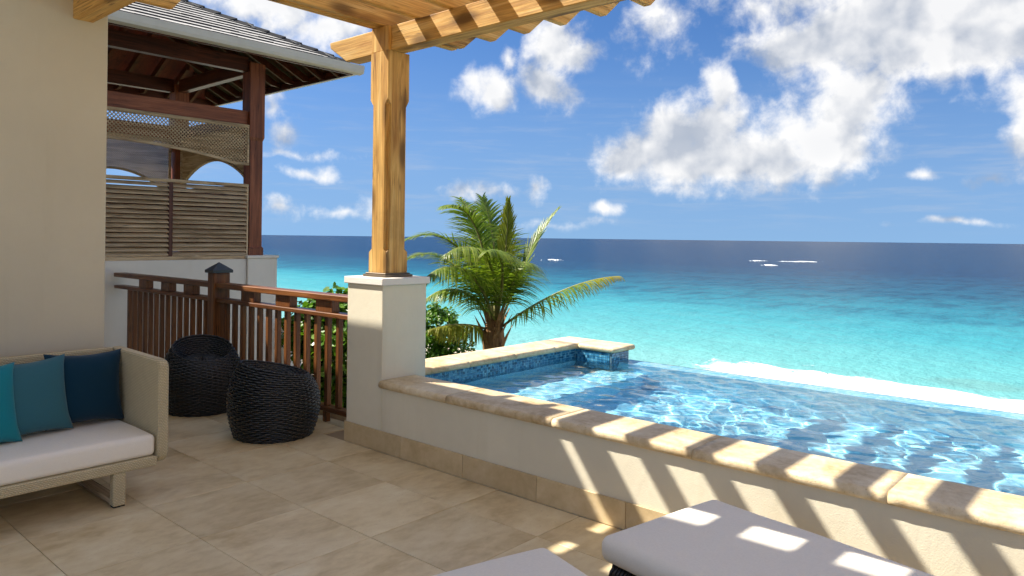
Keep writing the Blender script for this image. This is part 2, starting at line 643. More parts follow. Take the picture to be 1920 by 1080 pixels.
# ------------------------------------------------------------------ pillar
PXL, PXR, PYF, PYB = -4.744, -4.311, WALL_Y, 3.885
pillar = thing('terrace_pillar', 'white stucco pillar carrying the pine pergola post at the pool corner', 'pillar', (-4.53, 3.67, 0))
box('shaft', PXL, PXR, PYF, PYB, -0.3, 1.232, STUCCO, pillar, 0.006, 2)
box('cap', PXL - .021, PXR + .021, PYF - .021, PYB + .021, 1.2325, 1.286, WHITE_ST, pillar, 0.006, 2)

# ------------------------------------------------------------------ pool
WZ = 0.372                # water level
INF_Y = 6.42
pool = thing('infinity_pool', 'raised infinity pool with limestone coping and blue mosaic on the sea side', 'pool', (-2, 4.9, 0))
box('pool_wall', -4.308, 4.2, WALL_Y, 3.752, -0.3, 0.473, STUCCO, pool, 0.004)
box('pool_wall', -4.79, -4.475, 3.89, 6.40, -3.2, 0.473, WHITE_ST, pool, 0.004)
box('pool_wall', -4.472, -4.03, 6.09, 6.40, -3.2, 0.473, MOSGROUT, pool, 0.003)
# skirting tiles along the pillar and the pool wall
sk = [-4.757] + [-2.175 + 0.6345 * k for k in range(-3, 11)]
for a, b2 in zip(sk[:-1], sk[1:]):
    box('skirting_tile', a + .0015, b2 - .0015, WALL_Y - .0125, WALL_Y - .0005, 0.0015, 0.156 + random.uniform(-.0006, .0006), SKIRT, pool, 0.0015)
box('skirting_tile', PXL - .0125, PXL - .0005, WALL_Y - .012, 3.79, 0.0015, 0.156, SKIRT, pool, 0.0015)


def coping_stone(x0, x1, y0, y1, z0, z1, nose, seed):
    """slab with a rounded, slightly chipped nose; nose: set of sides '-x','+x','-y','+y'"""
    r = (z1 - z0) * 0.5
    nx, ny = max(3, int((x1 - x0) / 0.035)), max(3, int((y1 - y0) / 0.035))
    lr = random.Random(seed)
    bm = bmesh.new()
    bmesh.ops.create_cube(bm, size=1)
    for v in bm.verts:
        v.co = ((x0 + x1) / 2 + v.co.x * (x1 - x0), (y0 + y1) / 2 + v.co.y * (y1 - y0), (z0 + z1) / 2 + v.co.z * (z1 - z0))
    soft, hard = [], []
    for e in bm.edges:
        a, b3 = e.verts[0].co, e.verts[1].co
        horizontal = abs(a.z - b3.z) < 1e-6
        mid = (a + b3) / 2
        hit = ('-y' in nose and abs(mid.y - y0) < 1e-6) or ('+y' in nose and abs(mid.y - y1) < 1e-6) or ('-x' in nose and abs(mid.x - x0) < 1e-6) or ('+x' in nose and abs(mid.x - x1) < 1e-6)
        (soft if horizontal and hit else hard).append(e)
    if soft:
        bmesh.ops.bevel(bm, geom=soft, offset=r * 0.92, segments=5, profile=0.5, affect='EDGES')
    # cut along the length so that the nose can be uneven
    L = (x1 - x0) > (y1 - y0)
    n = nx if L else ny
    for k in range(1, n):
        co = (x0 + (x1 - x0) * k / n, 0, 0) if L else (0, y0 + (y1 - y0) * k / n, 0)
        no = (1, 0, 0) if L else (0, 1, 0)
        bmesh.ops.bisect_plane(bm, geom=bm.verts[:] + bm.edges[:] + bm.faces[:], plane_co=co, plane_no=no)
    for v in bm.verts:
        if v.co.z < z1 - 0.003 and v.co.z > z0 + 0.0005:
            k = (math.sin(v.co.x * 23 + seed) + math.sin(v.co.x * 57 + seed * 2 + v.co.y * 31) + lr.uniform(-1, 1)) * 0.0006
            if '-y' in nose and v.co.y < y0 + r:
                v.co.y += k
            if '+x' in nose and v.co.x > x1 - r:
                v.co.x += k
    o = bm_obj('coping_stone', bm, COPING, pool, True)
    return o


CZ0, CZ1 = 0.4745, 0.531
cps = [-4.305, -3.59, -2.68, -1.77, -0.855, 0.06, 0.97, 1.88, 2.8, 4.2]
for k, (a, b2) in enumerate(zip(cps[:-1], cps[1:])):
    coping_stone(a + .0015, b2 - .0015, WALL_Y - .038, 3.790, CZ0, CZ1, {'-y', '+y'}, k)
for k, (a, b2) in enumerate(((3.895, 4.50), (4.503, 5.10), (5.103, 5.70), (5.703, 6.06))):
    coping_stone(-4.825, -4.425, a, b2, CZ0, CZ1, {'+x', '-x'}, 20 + k)
coping_stone(-4.825, -4.425, 6.063, 6.445, CZ0, CZ1, {'-x', '+y'}, 30)
coping_stone(-4.4225, -3.985, 6.063, 6.445, CZ0, CZ1, {'+x', '-y', '+y'}, 31)


def mosaic_mat(name, wet, per_tile=True):
    ma, nt, b = material(name)
    if per_tile:
        r = island_random(nt)
        n = noise(nt, coord(nt), 60, 2)
        f = r * 0.85 + n * 0.15
    else:
        v = coord(nt)
        sn = nt.nodes.new('ShaderNodeVectorMath')
        sn.operation = 'SNAP'
        put(nt, sn.inputs[0], v)
        sn.inputs[1].default_value = (0.025, 0.025, 0.025)
        wn = nt.nodes.new('ShaderNodeTexWhiteNoise')
        nt.links.new(sn.outputs[0], wn.inputs['Vector'])
        f = S(nt, wn.outputs['Value'])
    if wet:
        c = ramp(nt, f, [(0.0, (0.19, 0.61, 0.84)), (0.4, (0.26, 0.68, 0.89)), (0.75, (0.34, 0.75, 0.92)), (1.0, (0.49, 0.83, 0.94))])
    else:
        c = ramp(nt, f, [(0.0, (0.006, 0.028, 0.055)), (0.18, (0.02, 0.12, 0.24)), (0.5, (0.045, 0.22, 0.40)), (0.8, (0.10, 0.34, 0.52)), (1.0, (0.22, 0.48, 0.58))])
    nt.links.new(c.k, b.inputs['Base Color'])
    setp(nt, b, Roughness=0.18 if not wet else 0.5, Specular_IOR_Level=0.5)
    return ma


MOS = mosaic_mat('blue_glass_mosaic', False)
MOSW = mosaic_mat('pale_blue_pool_mosaic', True, False)


def mosaic_band(name, p0, axis, length, z0, z1, normal, parent):
    """a band of small glass tiles, each with its own edges"""
    T, t, th = 0.0245, 0.0222, 0.004
    vs, fs = [], []
    nu, nv = int(length / T), int(round((z1 - z0) / T))
    ax = np.array(axis, float)
    nm = np.array(normal, float)
    up = np.array([0, 0, 1.0])
    p0 = np.array(p0, float)
    for i in range(nu):
        for j in range(nv):
            o = p0 + ax * (i * T + .001) + up * (z0 + j * T + .001)
            j1 = nm * rng.uniform(-.0006, .0006)
            q = [o, o + ax * t, o + ax * t + up * t, o + up * t]
            k = len(vs)
            vs += q
            c = sum(q) / 4
            vs += [c + (x - c) * 0.93 + nm * th + j1 for x in q]
            fs += [(k + 4, k + 5, k + 6, k + 7)] + [(k + a, k + (a + 1) % 4, k + 4 + (a + 1) % 4, k + 4 + a) for a in range(4)]
    return mesh(name, vs, fs, MOS, parent, False, 'stuff')


ZM0, ZM1 = WZ - 0.125, CZ0 - 0.002
mosaic_band('mosaic_band', (-4.4735, 3.80, 0), (0, 1, 0), 2.29, ZM0, ZM1, (1, 0, 0), pool)
mosaic_band('mosaic_band', (-4.47, 6.0885, 0), (1, 0, 0), 0.44, ZM0, ZM1, (0, -1, 0), pool)
mosaic_band('mosaic_band', (-4.0285, 6.09, 0), (0, 1, 0), 0.31, ZM0, ZM1, (1, 0, 0), pool)
mosaic_band('mosaic_band', (-4.30, 3.7535, 0), (1, 0, 0), 8.4, ZM0, ZM1, (0, 1, 0), pool)
# pool shell under water
SH = -0.03
shell = bmesh.new()


def quad(bm, *pts):
    bm.faces.new([bm.verts.new(p) for p in pts])


ZF = -0.55
X0, X1, XE = -4.4748, -3.72, 4.2
Y0, Y1 = 3.7525, 6.21
quad(shell, (X0, Y0, SH), (X1, Y0, SH), (X1, Y1, SH), (X0, Y1, SH))
quad(shell, (X1, Y0, SH), (X1, Y1, SH), (X1, Y1, ZF), (X1, Y0, ZF))
quad(shell, (X1, Y0, ZF), (XE, Y0, ZF), (XE, Y1, ZF), (X1, Y1, ZF))
quad(shell, (X0, Y0, SH), (X0, Y1, SH), (X0, Y1, ZM1), (X0, Y0, ZM1))
quad(shell, (X0, Y0, ZF), (XE, Y0, ZF), (XE, Y0, ZM1), (X0, Y0, ZM1))
quad(shell, (X0, Y1, ZF), (XE, Y1, ZF), (XE, Y1, WZ - .012), (X0, Y1, WZ - .012))
quad(shell, (X0, Y1, WZ - .012), (XE, Y1, WZ - .012), (XE, INF_Y - .006, WZ - .012), (X0, INF_Y - .006, WZ - .012))
quad(shell, (X0, INF_Y - .006, WZ - .012), (XE, INF_Y - .006, WZ - .012), (XE, INF_Y - .006, -3.0), (X0, INF_Y - .006, -3.0))
quad(shell, (XE, Y0, ZF), (XE, Y1, ZF), (XE, Y1, ZM1), (XE, Y0, ZM1))
shell_o = bm_obj('mosaic_basin', shell, MOSW, pool)
shell_o.cycles.is_caustics_receiver = True
# rippled water surface
nxw, nyw = 700, 215
gx = np.linspace(-4.4728, 4.19, nxw)
gy = np.linspace(3.7545, INF_Y, nyw)
GX, GY = np.meshgrid(gx, gy)
GZ = np.zeros_like(GX)
for k in range(46):
    lam = rng.uniform(0.07, 0.34)
    th = rng.normal(0.6, 0.9)
    amp = 0.0026 * lam ** 1.15 * rng.uniform(0.5, 1.3)
    kx, ky = 2 * math.pi / lam * math.cos(th), 2 * math.pi / lam * math.sin(th)
    warpx = 0.05 * np.sin(GX * 1.7 + GY * 2.3 + k)
    GZ += amp * np.sin(kx * (GX + warpx) + ky * GY + rng.uniform(0, 6.28))
edge = np.clip((INF_Y - GY) / 0.12, 0, 1)
GZ = GZ * (0.25 + 0.75 * edge) + WZ
vs = np.stack([GX, GY, GZ], -1).reshape(-1, 3)
idx = np.arange(nxw * nyw).reshape(nyw, nxw)
fs = np.stack([idx[:-1, :-1], idx[:-1, 1:], idx[1:, 1:], idx[1:, :-1]], -1).reshape(-1, 4)
keep = []
for f in fs:
    c = vs[f].mean(0)
    if not (c[0] < -4.026 and c[1] > 6.092):
        keep.append(f)
WATER = bpy.data.materials.new('pool_water')
WATER.use_nodes = True
nt = WATER.node_tree
for n in list(nt.nodes):
    nt.nodes.remove(n)
out = nt.nodes.new('ShaderNodeOutputMaterial')
gl = nt.nodes.new('ShaderNodeBsdfGlass')
gl.inputs['IOR'].default_value = 1.333
gl.inputs['Roughness'].default_value = 0.0
gl.inputs['Color'].default_value = (0.96, 0.99, 1.0, 1)
nt.links.new(gl.outputs[0], out.inputs[0])
water = mesh('water', vs, keep, WATER, pool, True)
water.cycles.is_caustics_caster = True

# ------------------------------------------------------------------ pergola
pergola = thing('pergola', 'honey coloured pine pergola with scalloped joist tails over the pool wall', 'pergola', (-4.52, 3.67, 1.286))
pcx, pcy, ph = -4.522, 3.668, 0.105
# post: square ends, notched corners over the middle
post = bmesh.new()


def ring(z, notch):
    h, q = ph, max(notch, 0.0004)
    pts = [(-h + q, -h), (h - q, -h), (h - q, -h + q), (h, -h + q), (h, h - q), (h - q, h - q), (h - q, h), (-h + q, h), (-h + q, h - q), (-h, h - q), (-h, -h + q), (-h + q, -h + q)]
    # without a notch the inner corner sits on the outer corner
    if notch < 0.001:
        pts = [(-h, -h), (h, -h), (h, -h), (h, -h), (h, h), (h, h), (h, h), (-h, h), (-h, h), (-h, h), (-h, -h), (-h, -h)]
        e = 0.0003
        adj = [(e, 0), (-e, 0), (0, 0), (0, e), (0, -e), (0, 0), (-e, 0), (e, 0), (0, 0), (0, -e), (0, e), (0, 0)]
        pts = [(p[0] + a[0], p[1] + a[1]) for p, a in zip(pts, adj)]
    return [post.verts.new((pcx + p[0], pcy + p[1], z)) for p in pts]


rings = [ring(1.318, 0), ring(1.475, 0), ring(1.502, 0.034), ring(2.615, 0.034), ring(2.66, 0), ring(3.028, 0)]
for ra, rb in zip(rings[:-1], rings[1:]):
    for i in range(12):
        post.faces.new([ra[i], ra[(i + 1) % 12], rb[(i + 1) % 12], rb[i]])
post.faces.new(list(reversed(rings[0])))
post.faces.new(rings[-1])
post_o = bm_obj('post', post, PINE['z'], pergola)
box('post_cheek', pcx - ph + .001, pcx + ph - .001, pcy - ph + .001, pcy - .0735, 3.029, 3.217, PINE['z'], pergola, 0.003)
box('base_plate', pcx - .138, pcx + .138, pcy - .138, pcy + .138, 1.2865, 1.306, BRONZE, pergola, 0.005, 2)
box('base_plate', pcx - .124, pcx + .124, pcy - .124, pcy + .124, 1.3065, 1.3175, BRONZE, pergola, 0.004)


def tail_beam(name, x_tail, x_end, y0, y1, z0, z1, cut):
    pts = [(x_tail, z1), (x_tail + 0.01, z1 - 0.05), (x_tail + cut, z0), (x_end, z0), (x_end, z1)]
    return prism(name, pts, 'y', y0, y1, PINE['x'], pergola, 0.006)


tail_beam('beam', -5.235, 4.1, pcy - .071, pcy + .067, 3.030, 3.219, 0.23)
box('beam', WX - 0.02, 4.1, 1.724, 1.852, 3.030, 3.219, PINE['x'], pergola, 0.006)
JW, JH, JZ = 0.056, 0.156, 3.2205


def joist(xl, yb, tail=0.19):
    pts = [(1.20, JZ), (yb, JZ), (yb + tail, JZ + JH), (1.20, JZ + JH)]
    return prism('joist', [(p[0], p[1]) for p in pts], 'x', xl, xl + JW, PINE['y'], pergola, 0.004)


for xl in (-5.38, -5.01):
    joist(xl, 2.33, 0.12)
joist(-4.628, 4.43)
for k in range(23):
    joist(-4.53 + 0.366 * k, 4.43)

# ------------------------------------------------------------------ balcony railing
RY = 3.695
railing = thing('balcony_railing', 'reddish brown hardwood balcony railing with pyramid capped newel post', 'railing', (-7.2, RY, 0))


def rail(x0, x1):
    box('top_rail', x0, x1, RY - .068, RY + .068, 1.048, 1.100, RAIL['x'], railing, 0.006)
    box('middle_rail', x0, x1, RY - .062, RY + .062, 0.905, 0.944, RAIL['x'], railing, 0.005)
    box('bottom_rail', x0, x1, RY - .045, RY + .045, 0.098, 0.140, RAIL['x'], railing, 0.005)


rail(-9.90, -7.365)
rail(-7.225, -4.748)
box('newel_post', -7.362, -7.228, RY - .088, RY + .088, 0.0, 1.203, RAIL['z'], railing, 0.006)
cap = bmesh.new()
cx0, cx1, cy0, cy1 = -7.385, -7.205, RY - .108, RY + .108
q = [cap.verts.new(p) for p in ((cx0, cy0, 1.2035), (cx1, cy0, 1.2035), (cx1, cy1, 1.2035), (cx0, cy1, 1.2035))]
q2 = [cap.verts.new(p) for p in ((cx0, cy0, 1.232), (cx1, cy0, 1.232), (cx1, cy1, 1.232), (cx0, cy1, 1.232))]
top = cap.verts.new((-7.295, RY, 1.312))
cap.faces.new(list(reversed(q)))
for i in range(4):
    cap.faces.new([q[i], q[(i + 1) % 4], q2[(i + 1) % 4], q2[i]])
    cap.faces.new([q2[i], q2[(i + 1) % 4], top])
bm_obj('newel_cap', cap, DARKCAP, railing)
bal = box('baluster', -.0225, .0225, -.0225, .0225, 0.1405, 0.9045, RAIL['z'], railing, 0.003)
bal.location = (-9.56, RY, 0)
bx = [-9.56 + 0.1535 * k for k in range(1, 14)] + [-7.112 + 0.1605 * k for k in range(0, 15)]
for x in bx:
    share(bal, 'baluster', railing, (x, RY, 0))
for x0, x1 in ((-9.208, -8.985), (-8.596, -8.373), (-8.024, -7.80), (-6.775, -6.535), (-6.142, -5.90), (-5.49, -5.25)):
    box('spacer_block', x0, x1, RY - .036, RY + .044, 0.9445, 1.0475, RAIL['z'], railing, 0.003)
for x in (-5.36, -8.6):
    box('foot', x - .024, x + .024, RY - .024, RY + .024, 0.0, 0.0975, RAIL['z'], railing, 0.003)

# ------------------------------------------------------------------ neighbouring pavilion
PVX = -9.95
pav = thing('pavilion', 'open red timber pavilion with louvred screen and grey shingled hip roof beyond the railing', 'pavilion', (-11.2, 3.5, -3))
box('low_wall', PVX - .20, PVX, 1.0, 5.455, -3.2, 1.244, WHITE_ST, pav, 0.006)
box('parapet', -12.6, PVX - .47, 5.52, 5.72, -3.2, 1.244, WHITE_ST, pav, 0.006)
box('pier', PVX - .44, PVX + .035, 5.458, 5.93, -3.2, 1.256, WHITE_ST, pav, 0.006)
box('pier_cap', PVX - .46, PVX + .055, 5.438, 5.95, 1.2565, 1.297, WHITE_ST, pav, 0.005)
box('garden_wall', PVX - .30, PVX + .25, 5.955, 6.24, -3.2, 0.30, WHITE_ST, pav, 0.006)
box('pavilion_floor', -12.6, PVX - .205, 1.0, 5.5, -0.2, 0.0, TILE, pav, 0)


def pav_post(x, y, w=0.115):
    bm = bmesh.new()
    def sq(h, z):
        return [bm.verts.new((x + a * h, y + b4 * h, z)) for a, b4 in ((-1, -1), (1, -1), (1, 1), (-1, 1))]
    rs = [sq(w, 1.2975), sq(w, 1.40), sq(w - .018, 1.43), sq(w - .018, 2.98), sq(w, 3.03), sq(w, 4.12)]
    for ra, rb in zip(rs[:-1], rs[1:]):
        for i in range(4):
            bm.faces.new([ra[i], ra[(i + 1) % 4], rb[(i + 1) % 4], rb[i]])
    bm.faces.new(rs[-1])
    bm.faces.new(list(reversed(rs[0])))
    return bm_obj('post', bm, RED2['z'], pav)


PXF, PYN = -12.52, 5.60
for x, y in ((PVX - .11, PYN), (PXF, PYN), (PVX - .11, 1.45), (PXF, 1.45), (PXF, 3.52)):
    pav_post(x, y)
# two rings of beams
for (x, ) in ((PVX - .11,), (PXF,)):
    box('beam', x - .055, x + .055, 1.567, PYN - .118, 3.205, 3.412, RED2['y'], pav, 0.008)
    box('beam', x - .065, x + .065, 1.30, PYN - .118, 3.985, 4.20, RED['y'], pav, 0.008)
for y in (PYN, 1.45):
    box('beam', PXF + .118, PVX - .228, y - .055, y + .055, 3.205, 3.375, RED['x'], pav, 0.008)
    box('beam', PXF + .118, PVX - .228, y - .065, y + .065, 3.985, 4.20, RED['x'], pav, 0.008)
# roof: hipped, eaves overhanging by 0.9 m
EXN, EXF, EYN, EYF = -9.06, -13.42, 6.64, 0.41
EZ, PITCH = 4.125, 0.50
RXM = (EXN + EXF) / 2
HALF = (EXN - EXF) / 2
RZ = EZ + HALF * PITCH
RY0, RY1 = EYF + HALF, EYN - HALF
deck = bmesh.new()
c = {k: deck.verts.new(v) for k, v in {'a': (EXN, EYF, EZ), 'b': (EXN, EYN, EZ), 'c': (EXF, EYN, EZ), 'd': (EXF, EYF, EZ), 'e': (RXM, RY0, RZ), 'f': (RXM, RY1, RZ)}.items()}
for f in ('abfe', 'bcf', 'cdef', 'dae'):
    deck.faces.new([c[k] for k in f])
bmesh.ops.solidify(deck, geom=deck.faces[:], thickness=0.03)
roof_o = bm_obj('roof', deck, RED['x'], pav)
# rafters under the deck
raft = None


def rafter(p0, p1, w=0.05, h=0.12):
    p0, p1 = Vector(p0), Vector(p1)
    d = (p1 - p0)
    side = Vector((-d.y, d.x, 0)).normalized() * w / 2
    up = Vector((0, 0, -h))
    vs = []
    for p, hh in ((p0, up * 0.45), (p0 + d * 0.10, up), (p1, up)):
        vs += [p - side, p + side, p + side + hh, p - side + hh]
    fs = []
    for k in (0, 4):
        fs += [(k + i, k + (i + 1) % 4, k + 4 + (i + 1) % 4, k + 4 + i) for i in range(4)]
    fs += [(3, 2, 1, 0), (8, 9, 10, 11)]
    return mesh('rafter', vs, fs, RED['x'], pav)


dzr = -0.036
y = EYF + 0.30
while y < EYN - 0.2:
    run = min(HALF, EYN - y, y - EYF)
    rafter((EXN - .03, y, EZ + .015 + dzr), (EXN - run, y, EZ + run * PITCH + dzr))
    rafter((EXF + .03, y, EZ + .015 + dzr), (EXF + run, y, EZ + run * PITCH + dzr))
    y += 0.42
x = EXF + 0.30
while x < EXN - 0.2:
    run = min(EXN - x, x - EXF)
    rafter((x, EYN - .03, EZ + .015 + dzr), (x, EYN - run, EZ + run * PITCH + dzr))
    rafter((x, EYF + .03, EZ + .015 + dzr), (x, EYF + run, EZ + run * PITCH + dzr))
    x += 0.42
# gutters
GP = [(0, 0.0), (0.10, 0.012), (0.115, 0.05), (0.122, 0.128), (0.112, 0.128), (0.104, 0.055), (0.01, 0.022), (0.0, 0.12)]


def gutter(p0, p1, outward):
    p0, p1, o = Vector(p0), Vector(p1), Vector(outward)
    n = len(GP)
    vs = [p0 + o * a + Vector((0, 0, b5)) for a, b5 in GP] + [p1 + o * a + Vector((0, 0, b5)) for a, b5 in GP]
    fs = [(i, (i + 1) % n, n + (i + 1) % n, n + i) for i in range(n)] + [tuple(range(n))[::-1], tuple(range(n, 2 * n))]
    return mesh('gutter', vs, fs, GUTTER, pav)


gz = EZ - 0.105
gutter((EXN + .004, EYF, gz), (EXN + .004, EYN + .12, gz), (1, 0, 0))
gutter((EXF, EYN + .004, gz), (EXN + .003, EYN + .004, gz), (0, 1, 0))
gutter((EXF - .004, EYF - .12, gz), (EXF - .004, EYN + .12, gz), (-1, 0, 0))
gutter((EXF, EYF - .004, gz), (EXN, EYF - .004, gz), (0, -1, 0))
box('fascia', EXF, EXF + .035, EYF, EYN - .038, gz - .012, EZ - .004, RED['y'], pav, 0.002)
box('fascia', EXN - .035, EXN, EYF, EYN, gz - .012, EZ - .004, RED['y'], pav, 0.002)
box('fascia', EXF, EXN - .038, EYN - .035, EYN, gz - .012, EZ - .004, RED['x'], pav, 0.002)
# shingle courses
NCOURSE = 13
step = HALF / NCOURSE


def course(i, face):
    s0, s1 = i * step - 0.02, (i + 1) * step + 0.03
    vs, fs = [], []
    if face == 'n':
        a0, a1 = EYF + s0, EYN - s0
    else:
        a0, a1 = EXF + s0, EXN - s0
    a = a0 + 0.0
    lr = random.Random(i * 7 + len(face))
    th = 0.038
    while a < a1:
        b6 = min(a + lr.uniform(0.26, 0.36), a1)
        lift = lr.uniform(-.004, .004)
        s0j = s0 + lr.uniform(-.006, .006)
        def pt(aa, s, dz):
            z = EZ + s * PITCH + dz
            if face == 'n':
                return (EXN - s, aa, z)
            return (aa, EYN - s, z)
        A, B = a + .0015, b6 - .0015
        k = len(vs)
        lo0 = min(B, max(A, (EYF if face == 'n' else EXF) + s1))
        hi0 = max(A, min(B, (EYN if face == 'n' else EXN) - s1))
        A2, B2 = max(A, lo0) if A < lo0 else A, min(B, hi0) if B > hi0 else B
        vs += [pt(A, s0j, .006), pt(B, s0j, .006), pt(B, s0j, th + lift), pt(A, s0j, th + lift), pt(A2, s1, .006), pt(B2, s1, .006), pt(B2, s1, .014), pt(A2, s1, .014)]
        fs += [(k, k + 1, k + 2, k + 3), (k + 3, k + 2, k + 6, k + 7), (k + 1, k + 5, k + 6, k + 2), (k, k + 3, k + 7, k + 4), (k, k + 4, k + 5, k + 1), (k + 4, k + 7, k + 6, k + 5)]
        a = b6
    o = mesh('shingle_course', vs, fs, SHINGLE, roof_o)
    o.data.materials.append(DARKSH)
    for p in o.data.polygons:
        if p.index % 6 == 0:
            p.material_index = 1  # butt faces: shadow line of each course put into the colour
    return o


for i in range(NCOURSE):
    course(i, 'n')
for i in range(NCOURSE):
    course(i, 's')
for i in range(NCOURSE):
    s = i * step + 0.03
    s2 = s + step * 1.15
    w = 0.10
    z0, z1 = EZ + s * PITCH + .05, EZ + s2 * PITCH + .028
    bm = bmesh.new()
    ax = [Vector((EXN - s, EYN - s, z0)), Vector((EXN - s2, EYN - s2, z1))]
    vv_ = []
    for p in ax:
        vv_.append([bm.verts.new(p + Vector((0, -w, -w * PITCH * .1 - .004)) ), bm.verts.new(p + Vector((0.0, 0.0, 0.03))), bm.verts.new(p + Vector((-w, 0, -w * PITCH * .1 - .004))), bm.verts.new(p + Vector((0, 0, -0.012)))])
    for j in range(4):
        bm.faces.new([vv_[0][j], vv_[0][(j + 1) % 4], vv_[1][(j + 1) % 4], vv_[1][j]])
    bm.faces.new(list(reversed(vv_[0])))
    bm.faces.new(vv_[1])
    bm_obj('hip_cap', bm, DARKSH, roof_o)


# louvred screens
def louvre(fixed, axis, a0, a1, z0, z1, divs, parent):
    """fixed coordinate of the outer face; slats tilt outward-down"""
    grp = bpy.data.objects.new('louvre_screen', None)
    COL.objects.link(grp)
    grp.parent = parent
    grp.matrix_parent_inverse = Matrix.Translation(-Vector(parent.location))
    t = 0.05

    def bx_(n, b0, b1, zz0, zz1, m_, o0=0.0, o1=0.0):
        if axis == 'y':
            return box(n, fixed - t - o1, fixed + o0, b0, b1, zz0, zz1, m_, grp, 0.003)
        return box(n, b0, b1, fixed - t - o1, fixed + o0, zz0, zz1, m_, grp, 0.003)
    bx_('top_frame', a0, a1, z1 - .045, z1, GREYW[axis], .012)
    bx_('bottom_frame', a0, a1, z0, z0 + .05, GREYW[axis], .004)
    cuts = [a0] + divs + [a1]
    for cc in cuts:
        w = 0.028
        lo, hi = max(cc - w, a0), min(cc + w, a1)
        bx_('stile', lo, hi, z0 + .0505, z1 - .0455, RED['z'] if cc in divs else GREYW['z'], .006)
    n = 16
    pitch = (z1 - z0 - .10) / n
    for a, b7 in zip(cuts[:-1], cuts[1:]):
        lo = a + .0285
        hi = b7 - .0285
        for k in range(n):
            zc = z0 + .055 + pitch * (k + 0.5)
            jz = random.uniform(-.003, .003)
            tl = random.uniform(.9, 1.1)
            o_, i_ = fixed + .014, fixed - .036
            zl, zh = zc - .027 * tl + jz, zc + .012 * tl + jz
            th = .013
            if axis == 'y':
                vs = [(o_, lo, zl), (o_, hi, zl), (i_, hi, zh), (i_, lo, zh), (o_, lo, zl + th), (o_, hi, zl + th), (i_, hi, zh + th), (i_, lo, zh + th)]
            else:
                vs = [(lo, o_, zl), (hi, o_, zl), (hi, i_, zh), (lo, i_, zh), (lo, o_, zl + th), (hi, o_, zl + th), (hi, i_, zh + th), (lo, i_, zh + th)]
            fs = [(0, 1, 2, 3), (7, 6, 5, 4), (0, 4, 5, 1), (1, 5, 6, 2), (2, 6, 7, 3), (3, 7, 4, 0)]
            mesh('slat', vs, fs, GREYW[axis], grp)
    return grp


louvre(PVX - .02, 'y', 1.60, 5.482, 1.2445, 2.338, [2.9, 4.362], pav)
box('screen_board', PXF + .12, PVX - .25, PYN - .02, PYN + .01, 1.2445, 2.352, RED['x'], pav, 0.003)  # boards added to block the sky so the slat gaps look dark
box('screen_board', PXF - .05, PXF - .02, 1.60, 5.482, 1.2445, 2.352, RED['y'], pav, 0.003)
box('parapet', PXF - .22, PXF - .08, 1.0, 5.5, -3.2, 1.244, WHITE_ST, pav, 0.006)


def lattice(fixed, axis, a0, a1, ztop, arch, parent, m_, gap=0.050, w=0.0085):
    """arched lattice panel: frame and crossed strips cut along the arch; arch(a) gives the lower edge"""
    grp = bpy.data.objects.new('lattice_panel', None)
    COL.objects.link(grp)
    grp.parent = parent
    grp.matrix_parent_inverse = Matrix.Translation(-Vector(parent.location))

    def P3(a, d, z):
        return (fixed + d, a, z) if axis == 'y' else (a, fixed + d, z)
    # frame
    n = 40
    aa = np.linspace(a0, a1, n + 1)
    vs, fs = [], []
    for a in aa:
        zb = arch(a)
        vs += [P3(a, -.035, zb), P3(a, .015, zb), P3(a, .015, zb + .035), P3(a, -.035, zb + .035)]
    for k in range(n):
        b8 = 4 * k
        fs += [(b8 + i, b8 + (i + 1) % 4, b8 + 4 + (i + 1) % 4, b8 + 4 + i) for i in range(4)]
    fs += [(3, 2, 1, 0), (4 * n, 4 * n + 1, 4 * n + 2, 4 * n + 3)]
    mesh('arched_rail', vs, fs, m_, grp)
    for nm, lo, hi, z0, z1 in (('top_rail', a0, a1, ztop - .045, ztop), ('stile', a0, a0 + .032, arch(a0) + .0355, ztop - .0455), ('stile', a1 - .032, a1, arch(a1) + .0355, ztop - .0455)):
        if axis == 'y':
            box(nm, fixed - .035, fixed + .015, lo, hi, z0, z1, m_, grp, 0.002)
        else:
            box(nm, lo, hi, fixed - .035, fixed + .015, z0, z1, m_, grp, 0.002)
    # strips at 45 degrees, two layers
    vs, fs = [], []
    span = a1 - a0
    H = ztop - min(arch(a) for a in aa)
    for layer, sgn in ((0, 1), (1, -1)):
        d0, d1 = (-.012, -.004) if layer == 0 else (-.0035, .0045)
        s = -H
        while s < span + H:
            # strip from the bottom to the top along direction (sgn,1)
            pts = []
            for k in range(25):
                z = ztop - H + H * k / 24
                a = a0 + s + (z - (ztop - H)) * sgn if sgn > 0 else a0 + s - (z - (ztop - H))
                ok = a0 + .01 < a < a1 - .01 and z > arch(a) + .01 and z < ztop - .02
                pts.append((a, z, ok))
            run = []
            for p in pts + [(0, 0, False)]:
                if p[2]:
                    run.append(p)
                elif len(run) > 1:
                    p0_, p1_ = run[0], run[-1]
                    k = len(vs)
                    for q_ in (p0_, p1_):
                        vs += [P3(q_[0] - w, d0, q_[1]), P3(q_[0] + w, d0, q_[1]), P3(q_[0] + w, d1, q_[1]), P3(q_[0] - w, d1, q_[1])]
                    fs += [(k + i, k + (i + 1) % 4, k + 4 + (i + 1) % 4, k + 4 + i) for i in range(4)]
                    run = []
                else:
                    run = []
            s += gap
    mesh('lattice_strips', vs, fs, m_, grp, False, 'stuff')


def arch_y(a, a0=1.60, a1=5.482, z0=2.612, rise=0.185, flat=0.24):
    t = (a - (a0 + flat)) / ((a1 - flat) - (a0 + flat))
    if t <= 0 or t >= 1:
        return z0
    return z0 + rise * math.sin(math.pi * t) ** 0.8


